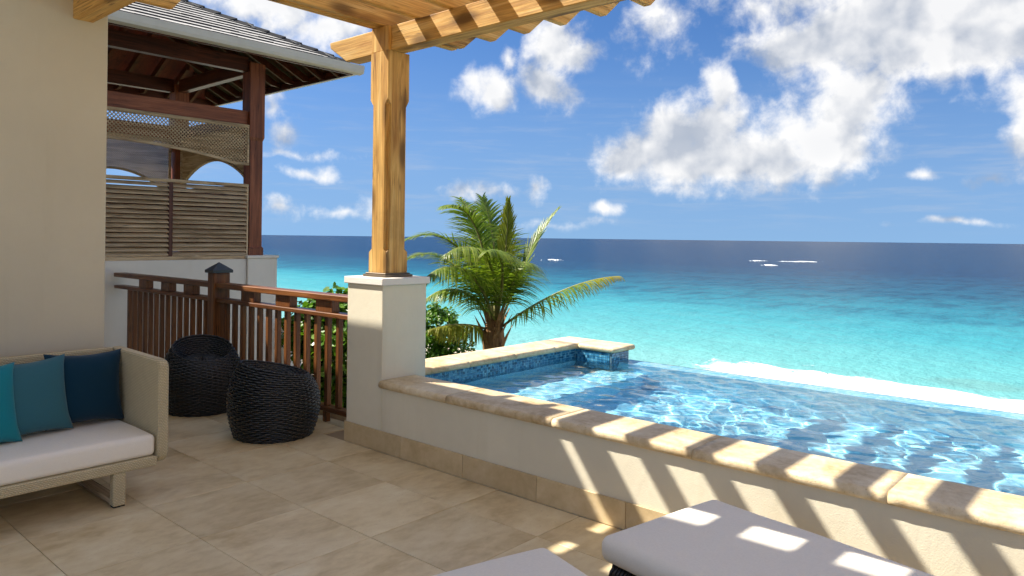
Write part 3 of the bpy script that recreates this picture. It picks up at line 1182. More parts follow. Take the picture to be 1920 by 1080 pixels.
lattice(PVX - .02, 'y', 1.60, 5.482, 3.202, arch_y, pav, GREYW['y'])
lattice(PYN + .01, 'x', PXF + .12, PVX - .23, 3.202, lambda a: arch_y(a, PXF + .12, PVX - .23, 2.44, 0.32, 0.10), pav, GREYW['x'], 0.034, 0.0105)
lattice(PXF - .02, 'y', 3.64, 5.48, 3.202, lambda a: arch_y(a, 3.64, 5.48, 2.36, 0.27, 0.18), pav, GREYW['y'], 0.034, 0.0105)
lattice(PXF - .02, 'y', 1.58, 3.40, 3.202, lambda a: arch_y(a, 1.58, 3.40, 2.36, 0.27, 0.18), pav, GREYW['y'], 0.034, 0.0105)

# ------------------------------------------------------------------ sofa
SX, SY1, SY0 = -4.526, 1.985, -0.35
sofa = thing('sofa', 'straw coloured wicker sofa with long off white seat cushion against the beige wall', 'sofa', (-4.9, 0.8, 0))
SB = -5.27


def rounded_panel(name, axis, a0, a1, prof, mat, parent, bev=0.012):
    o = prism(name, prof, axis, a0, a1, mat, parent, bev)
    return o


# arm: side panel with rounded front corners (profile in x,z, seen from the side)
def arc(cx, cz, r, t0, t1, n=7):
    return [(cx + r * math.cos(t0 + (t1 - t0) * i / n), cz + r * math.sin(t0 + (t1 - t0) * i / n)) for i in range(n + 1)]


R_ = 0.085
prof = [(SB, 0.205), ] + arc(SX - .07, 0.275, 0.07, -math.pi / 2, 0) + arc(SX - .055, 0.775, 0.055, 0, math.pi / 2) + [(SB, 0.838)]
prism('arm', prof, 'y', SY1 - 0.062, SY1, SOFA_W, sofa, 0.010)
prism('arm', prof, 'y', SY0, SY0 + 0.062, SOFA_W, sofa, 0.010)
box('seat_base', SB + .05, SX + .0, SY0 + .063, SY1 - .063, 0.198, 0.255, SOFA_W, sofa, 0.012, 2)
box('backrest', SB, SB + .048, SY0 + .063, SY1 - .063, 0.256, 0.838, SOFA_W, sofa, 0.014, 2)


def cushion_mesh(name, x0, x1, y0, y1, z0, z1, mat, parent, r=0.035, puff=0.012, seg=4):
    bm = bmesh.new()
    bm_box(bm, x0, x1, y0, y1, z0, z1, r, seg)
    for k in range(1, 8):
        bmesh.ops.bisect_plane(bm, geom=bm.verts[:] + bm.edges[:] + bm.faces[:], plane_co=(x0 + (x1 - x0) * k / 8, 0, 0), plane_no=(1, 0, 0))
        bmesh.ops.bisect_plane(bm, geom=bm.verts[:] + bm.edges[:] + bm.faces[:], plane_co=(0, y0 + (y1 - y0) * k / 8, 0), plane_no=(0, 1, 0))
    for v in bm.verts:
        a = (v.co.x - x0) / (x1 - x0)
        b9 = (v.co.y - y0) / (y1 - y0)
        up = (v.co.z - z0) / (z1 - z0)
        w = max(0, math.sin(math.pi * a)) ** .5 * max(0, math.sin(math.pi * b9)) ** .5
        v.co.z += puff * w * (up if up > 0.5 else 0) + 0.002 * math.sin(v.co.x * 9 + v.co.y * 7) * up
    return bm_obj(name, bm, mat, parent, True)


cushion_mesh('seat_cushion', SB + .052, SX - .018, SY0 + .068, SY1 - .068, 0.256, 0.384, CUSHION, sofa, 0.030, 0.012)
for ly in (1.672, 0.05):
    box('leg', SX - .062, SX - .006, ly, ly + .07, 0.006, 0.1975, SOFA_W, sofa, 0.006)
    box('leg', SB + .06, SB + .116, ly, ly + .07, 0.006, 0.1975, SOFA_W, sofa, 0.006)
    box('runner', SB + .117, SX - .063, ly + .004, ly + .066, 0.006, 0.040, GREYW['x'], sofa, 0.004)
    box('foot_pad', SX - .060, SX - .008, ly + .004, ly + .066, 0.0, 0.0058, BLACKIN, sofa, 0)


def pillow(label, corner_px, size, thick, mat, base, yaw, lean, roll=0.0):
    """square pillow; base: bottom centre, leaning back by lean"""
    n = 22
    t = np.linspace(-1, 1, n)
    A, B = np.meshgrid(t, t)
    h = (np.clip(1 - np.abs(A) ** 2.6, 0, 1) ** .55) * (np.clip(1 - np.abs(B) ** 2.6, 0, 1) ** .55) * thick
    # corners pull out, sides pull in
    k = 1 - 0.11 * (1 - (A ** 2)) * np.abs(B) ** 3
    k2 = 1 - 0.11 * (1 - (B ** 2)) * np.abs(A) ** 3
    X, Z = A * k2 * size / 2, B * k * size / 2
    wr = 0.004 * np.sin(A * 9 + B * 5) * np.abs(A * B)
    vs = np.concatenate([np.stack([X, -h + wr - .002, Z], -1).reshape(-1, 3), np.stack([X, h + wr + .002, Z], -1).reshape(-1, 3)])
    I = np.arange(n * n).reshape(n, n)
    f1 = np.stack([I[:-1, :-1], I[:-1, 1:], I[1:, 1:], I[1:, :-1]], -1).reshape(-1, 4)
    f2 = f1[:, ::-1] + n * n
    ring_ = list(I[0, :]) + list(I[1:, -1]) + list(I[-1, -2::-1]) + list(I[-2:0:-1, 0])
    side = [(ring_[i], ring_[i - 1], ring_[i - 1] + n * n, ring_[i] + n * n) for i in range(len(ring_))]
    vs[:, 2] += size / 2
    M = Matrix.Rotation(yaw, 3, 'Z') @ Matrix.Rotation(lean, 3, 'X') @ Matrix.Rotation(roll, 3, 'Y')
    vs = [M @ Vector(v) for v in vs]
    o = mesh('throw_pillow', vs, list(f1) + list(f2) + side, mat, None, True)
    o.location = base
    tag(o, label, 'pillow', 'throw pillows on the sofa')
    return o


HP = math.pi / 2
pillow('navy blue throw pillow in the sofa corner against the wicker arm', None, 0.46, 0.09, NAVY, (-5.04, 1.695, 0.393), HP + 0.05, -0.17, 0.03)
pillow('dusty teal throw pillow in the middle, leaning on the navy one', None, 0.46, 0.09, TEAL, (-4.955, 1.375, 0.393), HP + 0.10, -0.20, -0.03)
pillow('bright turquoise throw pillow at the left edge of the photo', None, 0.46, 0.092, TURQ, (-4.86, 1.085, 0.393), HP + 0.16, -0.22, 0.0)
pillow('slate blue throw pillow mostly hidden behind the turquoise one', None, 0.45, 0.070, TEAL, (-5.06, 1.02, 0.393), HP + 0.0, -0.12, 0.0)


# ------------------------------------------------------------------ black wicker poufs
def pouf(label, loc, rmax, hgt, tilt, tdir, seed):
    t_ = thing('wicker_pouf', label, 'pouf', loc, 0.0, 'black wicker poufs on the terrace')
    lr = np.random.default_rng(seed)
    NST = 46
    SEG = NST * 4
    th = np.linspace(0, 2 * math.pi, SEG, endpoint=False)

    def prof(u):
        # u 0..1 outside from floor to rim; 1..1.6 rolled rim and down to the seat
        if u <= 1:
            z = u
            r = 0.80 + 0.62 * u - 0.62 * u ** 2 - 0.10 * u ** 6
            return r / 0.955, z
        v = (u - 1) / 0.6
        return (0.70 / 0.955) * (1 - v * 0.997) ** 0.7 * 1.0, 1.0 - 0.20 * min(1, v * 2.4) ** .9
    vs, fs = [], []

    def strand(u, thick, wob, phase):
        r, z = prof(u)
        top = 1 + tilt * np.cos(th - tdir)
        zz = z * hgt * (1 + (top - 1) * min(u, 1) ** 1.5) if u <= 1 else (z * hgt * (1 + (top - 1) * (0.35 + 0.65 * max(0, 1 - (u - 1) * 4))))
        wave = np.cos(th * NST / 2 + phase) * wob
        rr = r * rmax + wave + lr.normal(0, 0.0009, SEG)
        zz = zz + lr.normal(0, 0.0009, SEG) + 0.0012 * np.sin(th * 3 + u * 40)
        k0 = len(vs)
        for a, zc, rc in zip(th, zz, rr):
            ca, sa = math.cos(a), math.sin(a)
            for q_ in range(5):
                an = q_ * 2 * math.pi / 5
                ro, zo = thick * 0.75 * math.cos(an), thick * math.sin(an)
                vs.append(((rc + ro) * ca, (rc + ro) * sa, max(zc + zo, 0.0015)))
        for i in range(SEG):
            i2 = (i + 1) % SEG
            for q_ in range(5):
                q2_ = (q_ + 1) % 5
                fs.append((k0 + i * 5 + q_, k0 + i2 * 5 + q_, k0 + i2 * 5 + q2_, k0 + i * 5 + q2_))
    NR = 35
    for i in range(NR):
        strand(0.012 + 0.988 * i / (NR - 1), 0.0088, 0.0056, math.pi * (i % 2))
    for i, u in enumerate(np.linspace(1.03, 1.24, 9)):
        strand(u, 0.0100, 0.004, math.pi * (i % 2))
    for i, u in enumerate(np.linspace(1.28, 1.59, 12)):
        strand(u, 0.0095, 0.004, math.pi * (i % 2))
    mesh('woven_body', vs, fs, BLACKW, t_, True)
    # inner liner so that no light leaks through the weave
    vs, fs = [], []
    us = list(np.linspace(0.0, 1.0, 16)) + list(np.linspace(1.03, 1.6, 12))
    m_ = 48
    for u in us:
        r, z = prof(u)
        for k in range(m_):
            a = 2 * math.pi * k / m_
            top = tilt * math.cos(a - tdir)
            zz = z * hgt * (1 + top * min(u, 1) ** 1.5) if u <= 1 else z * hgt * (1 + top * (0.35 + 0.65 * max(0, 1 - (u - 1) * 4)))
            off = -.010 if u <= 1 else .010
            rr = max(r * rmax + off, 0.004)
            vs.append((rr * math.cos(a), rr * math.sin(a), max(zz - (0 if u <= 1 else .012), .003)))
    for i in range(len(us) - 1):
        for k in range(m_):
            fs.append((i * m_ + k, i * m_ + (k + 1) % m_, (i + 1) * m_ + (k + 1) % m_, (i + 1) * m_ + k))
    fs.append(tuple(range(m_))[::-1])
    fs.append(tuple(range((len(us) - 1) * m_, len(us) * m_)))
    mesh('liner', vs, fs, BLACKIN, t_, True)
    return t_


pouf('black wicker pouf chair nearer the pool pillar, its back turned', (-5.32, 3.17, 0.0), 0.352, 0.53, 0.105, math.radians(246), 3)
pouf('black wicker pouf chair beside the sofa arm with its hollow seat showing', (-6.53, 3.16, 0.0), 0.345, 0.56, 0.155, math.radians(163), 5)


# ------------------------------------------------------------------ sun loungers
def lounger(label, loc, rot, L=2.0, W=0.70):
    t_ = thing('sun_lounger', label, 'sun lounger', loc, rot, 'sun loungers beside the pool wall')
    zt = 0.44
    cushion_mesh('mattress', 0.0, L, -W / 2, W / 2, zt - 0.118, zt - .012, CUSHION, t_, 0.042, 0.014, 5)
    # woven side rail round the bed: coils round a core
    ins = 0.055
    path = [(ins, -W / 2 + ins), (L - ins, -W / 2 + ins), (L - ins, W / 2 - ins), (ins, W / 2 - ins)]
    zc = zt - 0.118 - 0.046
    box('bed_frame', ins, L - ins, -W / 2 + ins, W / 2 - ins, zc - .02, zc + .034, BLACKIN, t_, 0.01)
    vs, fs = [], []
    pts = []
    for k in range(4):
        a, b1 = Vector((*path[k], zc)), Vector((*path[(k + 1) % 4], zc))
        d = (b1 - a)
        nseg = int(d.length / 0.017)
        for i in range(nseg):
            pts.append((a + d * (i / nseg), d.normalized()))
    for p, d in pts:
        s_ = Vector((d.y, -d.x, 0))
        k0 = len(vs)
        rr = 0.038
        M = 12
        for j in range(M):
            an = 2 * math.pi * j / M
            c0 = p + s_ * rr * math.cos(an) + Vector((0, 0, rr * math.sin(an))) + d * 0.004 * math.sin(an)
            nrm = s_ * math.cos(an) + Vector((0, 0, math.sin(an)))
            for q_ in range(4):
                aq = q_ * HP
                vs.append(c0 + nrm * 0.007 * math.cos(aq) + d * 0.0085 * math.sin(aq))
        for j in range(M):
            for q_ in range(4):
                fs.append((k0 + j * 4 + q_, k0 + j * 4 + (q_ + 1) % 4, k0 + ((j + 1) % M) * 4 + (q_ + 1) % 4, k0 + ((j + 1) % M) * 4 + q_))
    mesh('woven_rail', vs, fs, BLACKW, t_, True)
    for lx in (0.16, L - 0.22):
        for ly in (-W / 2 + .07, W / 2 - .13):
            box('leg', lx, lx + .06, ly, ly + .06, 0.0, zc - .021, BLACKW, t_, 0.006)
    return t_


r2 = math.radians(-11)
lounger('white cushioned sun lounger right beside the pool wall, striped with sun', (-1.585, 2.775, 0), r2, 2.0, 0.735)
r1 = math.radians(-17)
lounger('white cushioned sun lounger nearer the camera at the bottom edge', (-1.865, 1.845, 0), r1, 2.0, 0.76)

# ------------------------------------------------------------------ ground, beach, sea
SEA_Z = -6.0
SAND = stone('beach_sand', (0.50, 0.42, 0.30), (0.60, 0.52, 0.39), (0.66, 0.59, 0.46), 0.8, 0.9, 0.1, 0.0)
SOIL = plain('planted_ground', (0.055, 0.070, 0.022), 0.95, 0.2, 3.0, 0.7)
garden = mesh('garden_ground', [(-400, -60, -3.4), (400, -60, -3.4), (400, 9, -3.4), (-400, 9, -3.4), (400, 15, -4.4), (-400, 15, -4.4)], [(0, 1, 2, 3), (3, 2, 4, 5)], SOIL)
tag(garden, 'dark planted ground below the terrace', None, None, 'structure')
sand = mesh('beach', [(-400, 14.6, -4.45), (400, 14.6, -4.45), (400, 24, -5.3), (-400, 24, -5.3), (400, 52, -7.0), (-400, 52, -7.0)], [(0, 1, 2, 3), (3, 2, 4, 5)], SAND)
tag(sand, 'pale sand beach below the terrace', None, None, 'structure')

ma, nt, b = material('sea_water')
v = coord(nt)
x, y, z = sep(nt, v)
dist = y + (noise(nt, mapping(nt, v, (0.006, 0.010, 1)), 1.0, 4, 0.55) - 0.5) * 46.0
lg = dist._m('MAXIMUM', 1.0)._m('LOGARITHM', 10.0)
big = noise(nt, mapping(nt, v, (0.010, 0.045, 1)), 1.0, 5, 0.6)
pos = (lg - 1.5) / 2.0 + (big - 0.5) * 0.10
col = ramp(nt, pos, [(0.0, (0.215, 0.425, 0.405)), (0.108, (0.112, 0.36, 0.365)), (0.17, (0.043, 0.275, 0.32)), (0.22, (0.021, 0.185, 0.245)), (0.286, (0.008, 0.085, 0.145)), (0.35, (0.005, 0.046, 0.10)), (0.42, (0.003, 0.030, 0.082)), (1.0, (0.003, 0.022, 0.066))])
chop = noise(nt, mapping(nt, v, (0.34, 0.12, 1)), 1.0, 7, 0.68)
col = mix(nt, chop.step(0.44, 0.64) * 0.80 * pos.step(0.12, 0.27), col, mix(nt, 1.0, col, (0.40, 0.46, 0.56), 'MULTIPLY'))
# dark weed bed on the bottom near the shore
wx_, wy_ = CAMP + direction(1835, 721) * (7.6 / ((721 - 456) / FPX)), 0
rx, ry = float(wx_[0]), float(wx_[1])
wd = ((x - rx) * 0.42) ** 2 + ((y - ry) * 0.62) ** 2 + (noise(nt, v, 0.9, 4) - 0.5) * 1.6
col = mix(nt, (1.0 - wd.step(0.3, 1.6)) * 0.55, col, (0.12, 0.26, 0.25))
nt.links.new(col.k, b.inputs['Base Color'])
setp(nt, b, Roughness=0.25, IOR=1.333, Specular_IOR_Level=0.025)
w1 = noise(nt, mapping(nt, v, (0.30, 0.22, 1)), 1.0, 6, 0.6)
w2 = noise(nt, mapping(nt, v, (2.2, 2.4, 1)), 1.0, 4, 0.6)
nt.links.new(bump(nt, w1 * 1.0 + w2 * 0.16, 0.75, 0.9).k, b.inputs['Normal'])
SEA = ma
sea = mesh('sea', [(-40000, 30, SEA_Z), (40000, 30, SEA_Z), (40000, 45000, SEA_Z), (-40000, 45000, SEA_Z)], [(0, 1, 2, 3)], SEA)
tag(sea, 'turquoise sea darkening to deep blue towards the horizon', None, None, 'structure')

# surf: a low breaking wave along the beach, foam with lacy edges
ma, nt, b = material('sea_foam')
v = coord(nt)
n1 = noise(nt, mapping(nt, v, (0.34, 0.5, 0.5)), 1.0, 8, 0.70)
n2 = noise(nt, v, 5.0, 5, 0.65)
at_n = nt.nodes.new('ShaderNodeAttribute')
at_n.attribute_name = 'foam'
fo = S(nt, at_n.outputs['Fac'])
n4 = noise(nt, mapping(nt, v, (0.10, 0.10, 0.1)), 1.0, 4, 0.6)
alpha = (fo + (n4 - 0.5) * 1.4 + (n1 - 0.5) * 2.9 + (n2 - 0.5) * 1.0).step(0.34, 0.80)
setp(nt, b, Base_Color=(0.84, 0.86, 0.85), Roughness=0.9, Alpha=alpha * 0.96)
nt.links.new(bump(nt, n1 + n2 * 0.4, 0.5, 0.2).k, b.inputs['Normal'])
FOAM = ma


def foam_strip(name, label, xs_, ys_, hfun, ffun):
    X, Y = np.meshgrid(xs_, ys_)
    Z = SEA_Z + 0.03 + hfun(X, Y)
    vs = np.stack([X, Y, Z], -1).reshape(-1, 3)
    I = np.arange(X.size).reshape(X.shape)
    fs = np.stack([I[:-1, :-1], I[:-1, 1:], I[1:, 1:], I[1:, :-1]], -1).reshape(-1, 4)
    o = mesh(name, vs, fs, FOAM, None, True)
    at_ = o.data.attributes.new('foam', 'FLOAT', 'POINT')
    at_.data.foreach_set('value', ffun(X, Y).reshape(-1).astype(np.float32))
    tag(o, label, None, None, 'stuff')
    return o


def shore_c(X):
    return 41.9 + 0.7 * np.sin(X * 0.21) + 0.4 * np.sin(X * 0.53 + 1) - 0.0 * X


foam_strip('surf', 'white surf breaking along the beach', np.linspace(-30, 30, 240), np.linspace(33, 48, 80),
           lambda X, Y: 0.32 * np.exp(-((Y - shore_c(X)) / 0.9) ** 2) + 0.05 * np.sin(X * 2.1 + Y * 3) * np.exp(-((Y - shore_c(X)) / 2) ** 2),
           lambda X, Y: (np.where(Y > shore_c(X) - 1.1, 1.05 * np.exp(-((Y - shore_c(X) + 1.1) / 1.0) ** 2) + 0.46 * np.exp(-((Y - shore_c(X) - 0.6) / 1.3) ** 2), 1.05 * np.exp(-((Y - shore_c(X) + 1.1) / 4.2) ** 2) + 0.08)) * np.clip((X + 23) / 6, 0.0, 1))


def breaker(label, px0, px1, py, depth_w, hgt):
    def ground(px_, py_):
        d = direction(px_, py_)
        return CAMP + d * ((SEA_Z - CAMH) / d[2])
    a, b0 = ground(px0, py), ground(px1, py + (px1 - px0) * 0.011)
    n = 60
    L = b0 - a
    nv = np.array([-L[1], L[0], 0]) / np.linalg.norm(L)
    if nv[1] < 0:
        nv = -nv
    vs, fs, fo_ = [], [], []
    m_ = 9
    for i in range(n + 1):
        t = i / n
        env = math.sin(math.pi * t) ** .6
        wob = 1.2 * math.sin(t * 17 + px0) + .8 * math.sin(t * 41)
        for j in range(m_):
            s_ = j / (m_ - 1) * 2 - 1
            p = a + L * t + nv * (s_ * depth_w + wob)
            vs.append((p[0], p[1], SEA_Z + 0.05 + hgt * env * math.exp(-(s_ * 2) ** 2)))
            fo_.append(env * (1.0 - abs(s_ + .25) * 1.2) * (0.92 + 0.16 * math.sin(t * 21 + px0) + 0.12 * math.sin(t * 47 + s_ * 3)))
    for i in range(n):
        for j in range(m_ - 1):
            k = i * m_ + j
            fs.append((k, k + 1, k + m_ + 1, k + m_))
    o = mesh('breaking_wave', vs, fs, FOAM, None, True)
    at_ = o.data.attributes.new('foam', 'FLOAT', 'POINT')
    at_.data.foreach_set('value', np.array(fo_, np.float32))
    return tag(o, label, None, None, 'stuff')


breaker('white reef breaker beside the palm', 1012, 1060, 488.5, 1.6, 0.45)
breaker('left part of the long white reef breaker far out', 1395, 1445, 489.8, 1.3, 0.35)
breaker('long white reef breaker far out at sea', 1450, 1552, 491.0, 1.2, 0.32)
breaker('small white breaker below the long reef line', 1428, 1456, 498.0, 1.2, 0.3)


# ------------------------------------------------------------------ palm
def leaf_mat(name, stops, rough=0.45, trans=0.35):
    ma, nt, b = material(name)
    r = island_random(nt)
    v = coord(nt)
    n = noise(nt, v, 2.2, 3)
    c = ramp(nt, r * 0.6 + n * 0.4, stops)
    at2 = nt.nodes.new('ShaderNodeAttribute')
    at2.attribute_name = 'dry'
    c = mix(nt, S(nt, at2.outputs['Fac']), c, (0.42, 0.33, 0.035))
    nt.links.new(c.k, b.inputs['Base Color'])
    setp(nt, b, Roughness=rough, Specular_IOR_Level=0.45)
    tr = nt.nodes.new('ShaderNodeBsdfTranslucent')
    put(nt, tr.inputs[0], mix(nt, 1.0, c, (1.1, 1.2, 0.5), 'MULTIPLY'))
    ms = nt.nodes.new('ShaderNodeMixShader')
    ms.inputs[0].default_value = trans
    nt.links.new(b.outputs[0], ms.inputs[1])
    nt.links.new(tr.outputs[0], ms.inputs[2])
    nt.links.new(ms.outputs[0], nt.nodes['Material Output'].inputs[0])
    return ma


PALMLEAF = leaf_mat('palm_leaflet', [(0.15, (0.055, 0.12, 0.014)), (0.5, (0.16, 0.25, 0.030)), (0.85, (0.30, 0.38, 0.065))], 0.36, 0.42)
SHRUBLEAF = leaf_mat('shrub_leaf', [(0.1, (0.040, 0.11, 0.010)), (0.5, (0.095, 0.22, 0.018)), (0.9, (0.20, 0.34, 0.030))], 0.35, 0.3)
RACHIS = plain('palm_rachis', (0.24, 0.22, 0.07), 0.5, 0.4, 8, 0.3)
FIBRE = wood('palm_fibre', (0.14, 0.065, 0.02), (0.33, 0.17, 0.065), (0.52, 0.32, 0.15), 'z', 0.8, False, 0.5)
PD = 14.0


def pp(px, py, off):
    """point at pixel-like bearing, off metres nearer than the trunk"""
    return at(px, py, PD - off)


palm = thing('palm_tree', 'young coconut palm with drooping green fronds behind the pool corner', 'palm tree', tuple(at(925, 640, PD) - np.array([0, 0, 3.6])))


def frond(ctrl, nleaf, ll, fold=0.0, droop=0.5, dry=0.0, wid=0.021, tipdry=0.0, seed=0):
    lr = np.random.default_rng(seed)
    P_ = [np.array(pp(*c_)) for c_ in ctrl]

    def bez(t):
        return ((1 - t) ** 3) * P_[0] + 3 * t * (1 - t) ** 2 * P_[1] + 3 * t * t * (1 - t) * P_[2] + t ** 3 * P_[3]
    vs, fs, dr = [], [], []
    # rachis
    n = 18
    pr_ = [bez(k / n) for k in range(n + 1)]
    rv, rf = [], []
    for k, p in enumerate(pr_):
        T = pr_[min(k + 1, n)] - pr_[max(k - 1, 0)]
        T = T / np.linalg.norm(T)
        A_ = np.cross(T, [0, 0, 1.0])
        A_ = A_ / (np.linalg.norm(A_) + 1e-6)
        B_ = np.cross(A_, T)
        r = 0.030 * (1 - k / n) ** .8 + 0.005
        for q_ in range(6):
            an = q_ * math.pi / 3
            rv.append(p + A_ * r * math.cos(an) + B_ * r * math.sin(an) * 0.7)
    for k in range(n):
        for q_ in range(6):
            rf.append((k * 6 + q_, k * 6 + (q_ + 1) % 6, (k + 1) * 6 + (q_ + 1) % 6, (k + 1) * 6 + q_))
    for k in range(nleaf):
        t = 0.14 + 0.86 * (k / (nleaf - 1))
        p = bez(t)
        T = bez(min(t + .02, 1)) - bez(t - .02)
        T = T / np.linalg.norm(T)
        A_ = np.cross(T, [0, 0, 1.0])
        na = np.linalg.norm(A_)
        if na < 0.25:
            A_ = A_ + np.array(Rv) * 0.4
            na = np.linalg.norm(A_)
        A_ = A_ / na
        N_ = np.cross(A_, T)
        prof_ = (math.sin(math.pi * min(1, (0.10 + t * 0.92))) ** 0.55) * (1 - 0.35 * t)
        for sgn in (-1, 1):
            l = ll * max(prof_, 0.22) * lr.uniform(0.85, 1.12)
            d = A_ * sgn * (1 - fold) + T * (0.55 + 0.5 * t + fold * 1.2) + N_ * (0.25 - fold * 0.1) + lr.normal(0, 0.07, 3)
            d = d / np.linalg.norm(d)
            seg = 5
            q_ = p.copy()
            wv = np.cross(d, N_)
            wv = wv / (np.linalg.norm(wv) + 1e-6)
            k0 = len(vs)
            for s_ in range(seg + 1):
                f = s_ / seg
                w = wid * (1 - f) ** 0.6 * (0.6 + 1.6 * f if f < .25 else 1.0)
                ridge = N_ * 0.006 * (1 - f)
                vs += [q_ - wv * w, q_ + ridge, q_ + wv * w]
                dv = min(1.0, max(0.0, dry + tipdry * max(0, t - .6) * 2.5 + (f ** 3) * 0.25 + lr.normal(0, .05)))
                dr += [dv, dv, dv]
                d = d + np.array([0, 0, -1.0]) * droop * 0.34
                d = d / np.linalg.norm(d)
                q_ = q_ + d * l / seg
            for s_ in range(seg):
                a = k0 + s_ * 3
                fs += [(a, a + 1, a + 4, a + 3), (a + 1, a + 2, a + 5, a + 4)]
    o = mesh('frond', vs, fs, PALMLEAF, palm)
    at_ = o.data.attributes.new('dry', 'FLOAT', 'POINT')
    at_.data.foreach_set('value', np.array(dr, np.float32))
    mesh('rachis', rv, rf, RACHIS, o, True)
    return o


FR = [
    # right, yellowing at the tip
    dict(ctrl=[(942, 612, 0), (990, 575, .5), (1080, 520, .9), (1160, 518, 1.0)], nleaf=64, ll=.78, droop=.95, tipdry=.9, fold=.12),
    # upright to the right, folded
    dict(ctrl=[(938, 605, 0), (965, 540, -.2), (995, 450, -.5), (1045, 394, -.8)], nleaf=60, ll=.70, droop=.12, fold=.60),
    # straight up, youngest and the spear
    dict(ctrl=[(930, 600, 0), (945, 520, -.1), (952, 440, -.2), (953, 378, -.1)], nleaf=60, ll=.66, droop=.10, fold=.50, dry=.30),
    dict(ctrl=[(930, 600, 0), (932, 500, -.3), (925, 420, -.5), (905, 372, -.7)], nleaf=60, ll=.95, droop=.35, fold=.1),
    dict(ctrl=[(930, 600, 0), (925, 500, -.7), (905, 410, -1.3), (862, 372, -1.9)], nleaf=64, ll=1.05, droop=.35),
    # up and left, arching
    dict(ctrl=[(925, 602, 0), (915, 470, -.2), (890, 375, .1), (836, 385, .4)], nleaf=68, ll=1.10, droop=.55),
    dict(ctrl=[(925, 602, 0), (900, 490, .1), (845, 415, .3), (764, 448, .6)], nleaf=66, ll=1.0, droop=.34),
    dict(ctrl=[(925, 604, 0), (890, 520, -.3), (830, 450, -.5), (762, 486, -.7)], nleaf=60, ll=.95, droop=.36),
    # towards the viewer
    dict(ctrl=[(928, 605, 0), (940, 500, .9), (905, 430, 1.6), (835, 478, 2.2)], nleaf=72, ll=1.15, droop=.85, dry=.10),
    dict(ctrl=[(926, 606, 0), (905, 520, .9), (862, 470, 1.5), (800, 520, 2.0)], nleaf=66, ll=1.05, droop=.85),
    dict(ctrl=[(930, 606, 0), (950, 515, .8), (945, 455, 1.5), (915, 470, 2.2)], nleaf=66, ll=1.05, droop=.85, dry=.06),
    dict(ctrl=[(932, 606, 0), (965, 520, .6), (985, 470, 1.1), (985, 500, 1.7)], nleaf=56, ll=.85, droop=.85),
    # away from the viewer
    dict(ctrl=[(928, 602, 0), (935, 480, -.9), (925, 410, -1.6), (905, 420, -2.2)], nleaf=56, ll=.95, droop=.5),
    dict(ctrl=[(922, 606, 0), (895, 550, .3), (850, 520, .5), (800, 560, .8)], nleaf=56, ll=.80, droop=.85),
    # low left, hanging and yellow
    dict(ctrl=[(915, 618, 0), (885, 606, .3), (848, 604, .6), (806, 618, .9)], nleaf=54, ll=.66, droop=1.3, dry=.42, fold=.1),
]
for k, f in enumerate(FR):
    frond(seed=k + 11, **f)
# trunk with old leaf bases
tb = at(925, 640, PD)
vs, fs = [], []
n_ = 12
for k, (dz_, r) in enumerate(((-3.6, .20), (-2.4, .17), (-1.2, .165), (-.35, .19), (0.0, .22), (.22, .19), (.42, .10))):
    for q_ in range(n_):
        a = 2 * math.pi * q_ / n_
        rr = r * (1 + .08 * math.sin(a * 5 + k))
        vs.append((tb[0] + rr * math.cos(a), tb[1] + rr * math.sin(a), tb[2] + dz_))
for k in range(6):
    for q_ in range(n_):
        fs.append((k * n_ + q_, k * n_ + (q_ + 1) % n_, (k + 1) * n_ + (q_ + 1) % n_, (k + 1) * n_ + q_))
fs.append(tuple(range(6 * n_, 7 * n_)))
mesh('trunk', vs, fs, FIBRE, palm, True)
for k in range(16):
    a = 2.399 * k
    h0 = -0.30 + 0.045 * k
    out_ = np.array([math.cos(a), math.sin(a), 0])
    L_ = 0.62 - 0.015 * k
    vs, fs = [], []
    for s_ in range(5):
        f = s_ / 4
        p = tb + np.array([0, 0, h0]) + out_ * (0.13 + L_ * 0.50 * f ** 1.2) + np.array([0, 0, L_ * 0.95 * f])
        w = 0.085 * (1 - f * .80)
        sd = np.array([-out_[1], out_[0], 0])
        vs += [p - sd * w, p + out_ * .022 * (1 - f), p + sd * w, p - out_ * .03 * (1 - f * .8)]
    for s_ in range(4):
        for q_ in range(4):
            fs.append((s_ * 4 + q_, s_ * 4 + (q_ + 1) % 4, s_ * 4 + 4 + (q_ + 1) % 4, s_ * 4 + 4 + q_))
    mesh('leaf_base', vs, fs, FIBRE, palm)


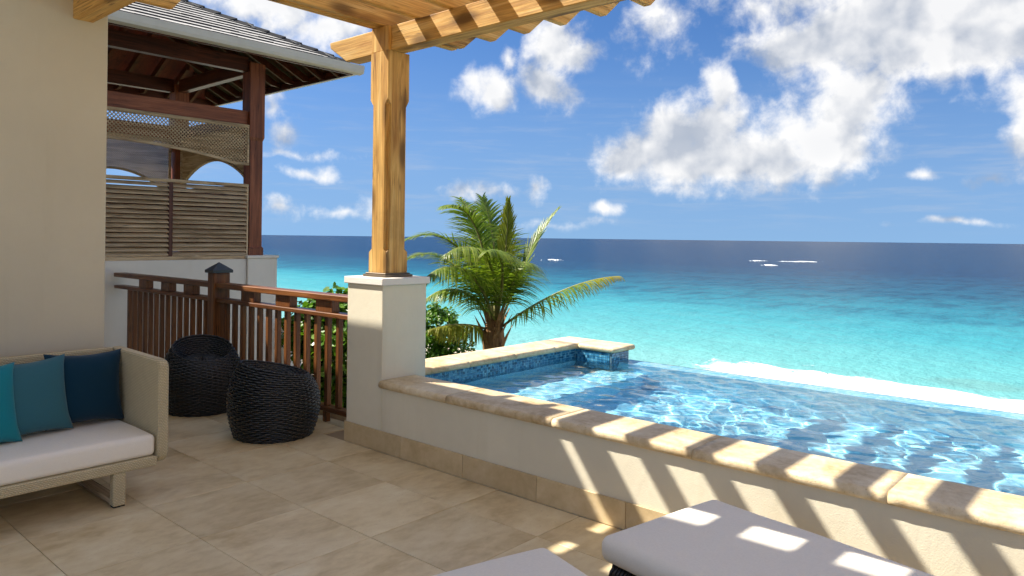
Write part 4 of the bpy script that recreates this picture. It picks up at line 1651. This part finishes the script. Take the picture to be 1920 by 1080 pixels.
# ------------------------------------------------------------------ shrubs
def shrub(label, blobs, nleaf, seed, base):
    lr = np.random.default_rng(seed)
    t_ = thing('shrub', label, 'shrub', base)
    vs, fs = [], []
    wts = np.array([b0[1][0] * b0[1][2] for b0 in blobs])
    wts = wts / wts.sum()
    for i in range(nleaf):
        c_, r_ = blobs[lr.choice(len(blobs), p=wts)]
        d = lr.normal(size=3)
        d /= np.linalg.norm(d)
        if d[2] < -0.5:
            d[2] = -d[2]
        rad = lr.uniform(0.55, 1.02) ** 0.5
        lump = 1 + 0.16 * math.sin(d[0] * 9 + seed) * math.sin(d[1] * 8) + 0.10 * math.sin(d[2] * 13)
        p = np.array(c_) + d * np.array(r_) * rad * lump
        nrm = d * 0.5 + np.array([0, 0, 0.75]) + lr.normal(0, 0.5, 3)
        nrm /= np.linalg.norm(nrm)
        a = np.cross(nrm, lr.normal(size=3))
        a /= np.linalg.norm(a)
        b0 = np.cross(nrm, a)
        l, w = lr.uniform(.055, .10), 0
        w = l * lr.uniform(.30, .42)
        k = len(vs)
        vs += [p, p + a * l * .3 + b0 * w, p + a * l * .75 + b0 * w * .9, p + a * l - nrm * l * .10, p + a * l * .75 - b0 * w * .9, p + a * l * .3 - b0 * w, p + a * l * .5 - nrm * l * .10]
        fs += [(k, k + 1, k + 6), (k + 1, k + 2, k + 6), (k + 2, k + 3, k + 6), (k + 3, k + 4, k + 6), (k + 4, k + 5, k + 6), (k + 5, k, k + 6)]
    o = mesh('foliage', vs, fs, SHRUBLEAF, t_, False, 'stuff')
    at_ = o.data.attributes.new('dry', 'FLOAT', 'POINT')
    at_.data.foreach_set('value', np.zeros(len(vs), np.float32))
    # stems
    for c_, r_ in blobs:
        for q_ in range(5):
            a = np.array([c_[0] + lr.normal(0, .1), c_[1] + lr.normal(0, .1), base[2]])
            b0 = np.array(c_) + lr.normal(0, .45, 3) * np.array(r_)
            sv, sf = [], []
            for s_ in range(4):
                f = s_ / 3
                p = a + (b0 - a) * f + lr.normal(0, .04, 3)
                r = .022 * (1 - f * .7)
                for an in (0, 2.09, 4.19):
                    sv.append(p + np.array([math.cos(an) * r, math.sin(an) * r, 0]))
            for s_ in range(3):
                for j in range(3):
                    sf.append((s_ * 3 + j, s_ * 3 + (j + 1) % 3, s_ * 3 + 3 + (j + 1) % 3, s_ * 3 + 3 + j))
            mesh('stem', sv, sf, FIBRE, t_)
    return t_


def blob(px, py, d, rx_, ry_, rz_):
    return (tuple(at(px, py, d)), (rx_, ry_, rz_))


shrub('glossy green seaside shrub seen through the right half of the railing', [blob(640, 622, 7.6, .46, .46, .42), blob(590, 640, 7.5, .26, .28, .34), blob(655, 700, 7.4, .50, .48, .6), blob(625, 800, 7.4, .52, .50, .6), blob(690, 640, 7.9, .5, .5, .5), blob(560, 625, 7.8, .16, .2, .22)], 9000, 5, (-6.2, 4.6, -3.4))
shrub('glossy green seaside shrub between the white pillar and the palm', [blob(812, 632, 15.2, .60, .60, .70), blob(848, 655, 15.0, .42, .42, .55), blob(770, 680, 15.0, .8, .8, 1.0), blob(835, 740, 15.2, .8, .8, 1.0)], 9000, 9, (-11.0, 10.6, -4.0))
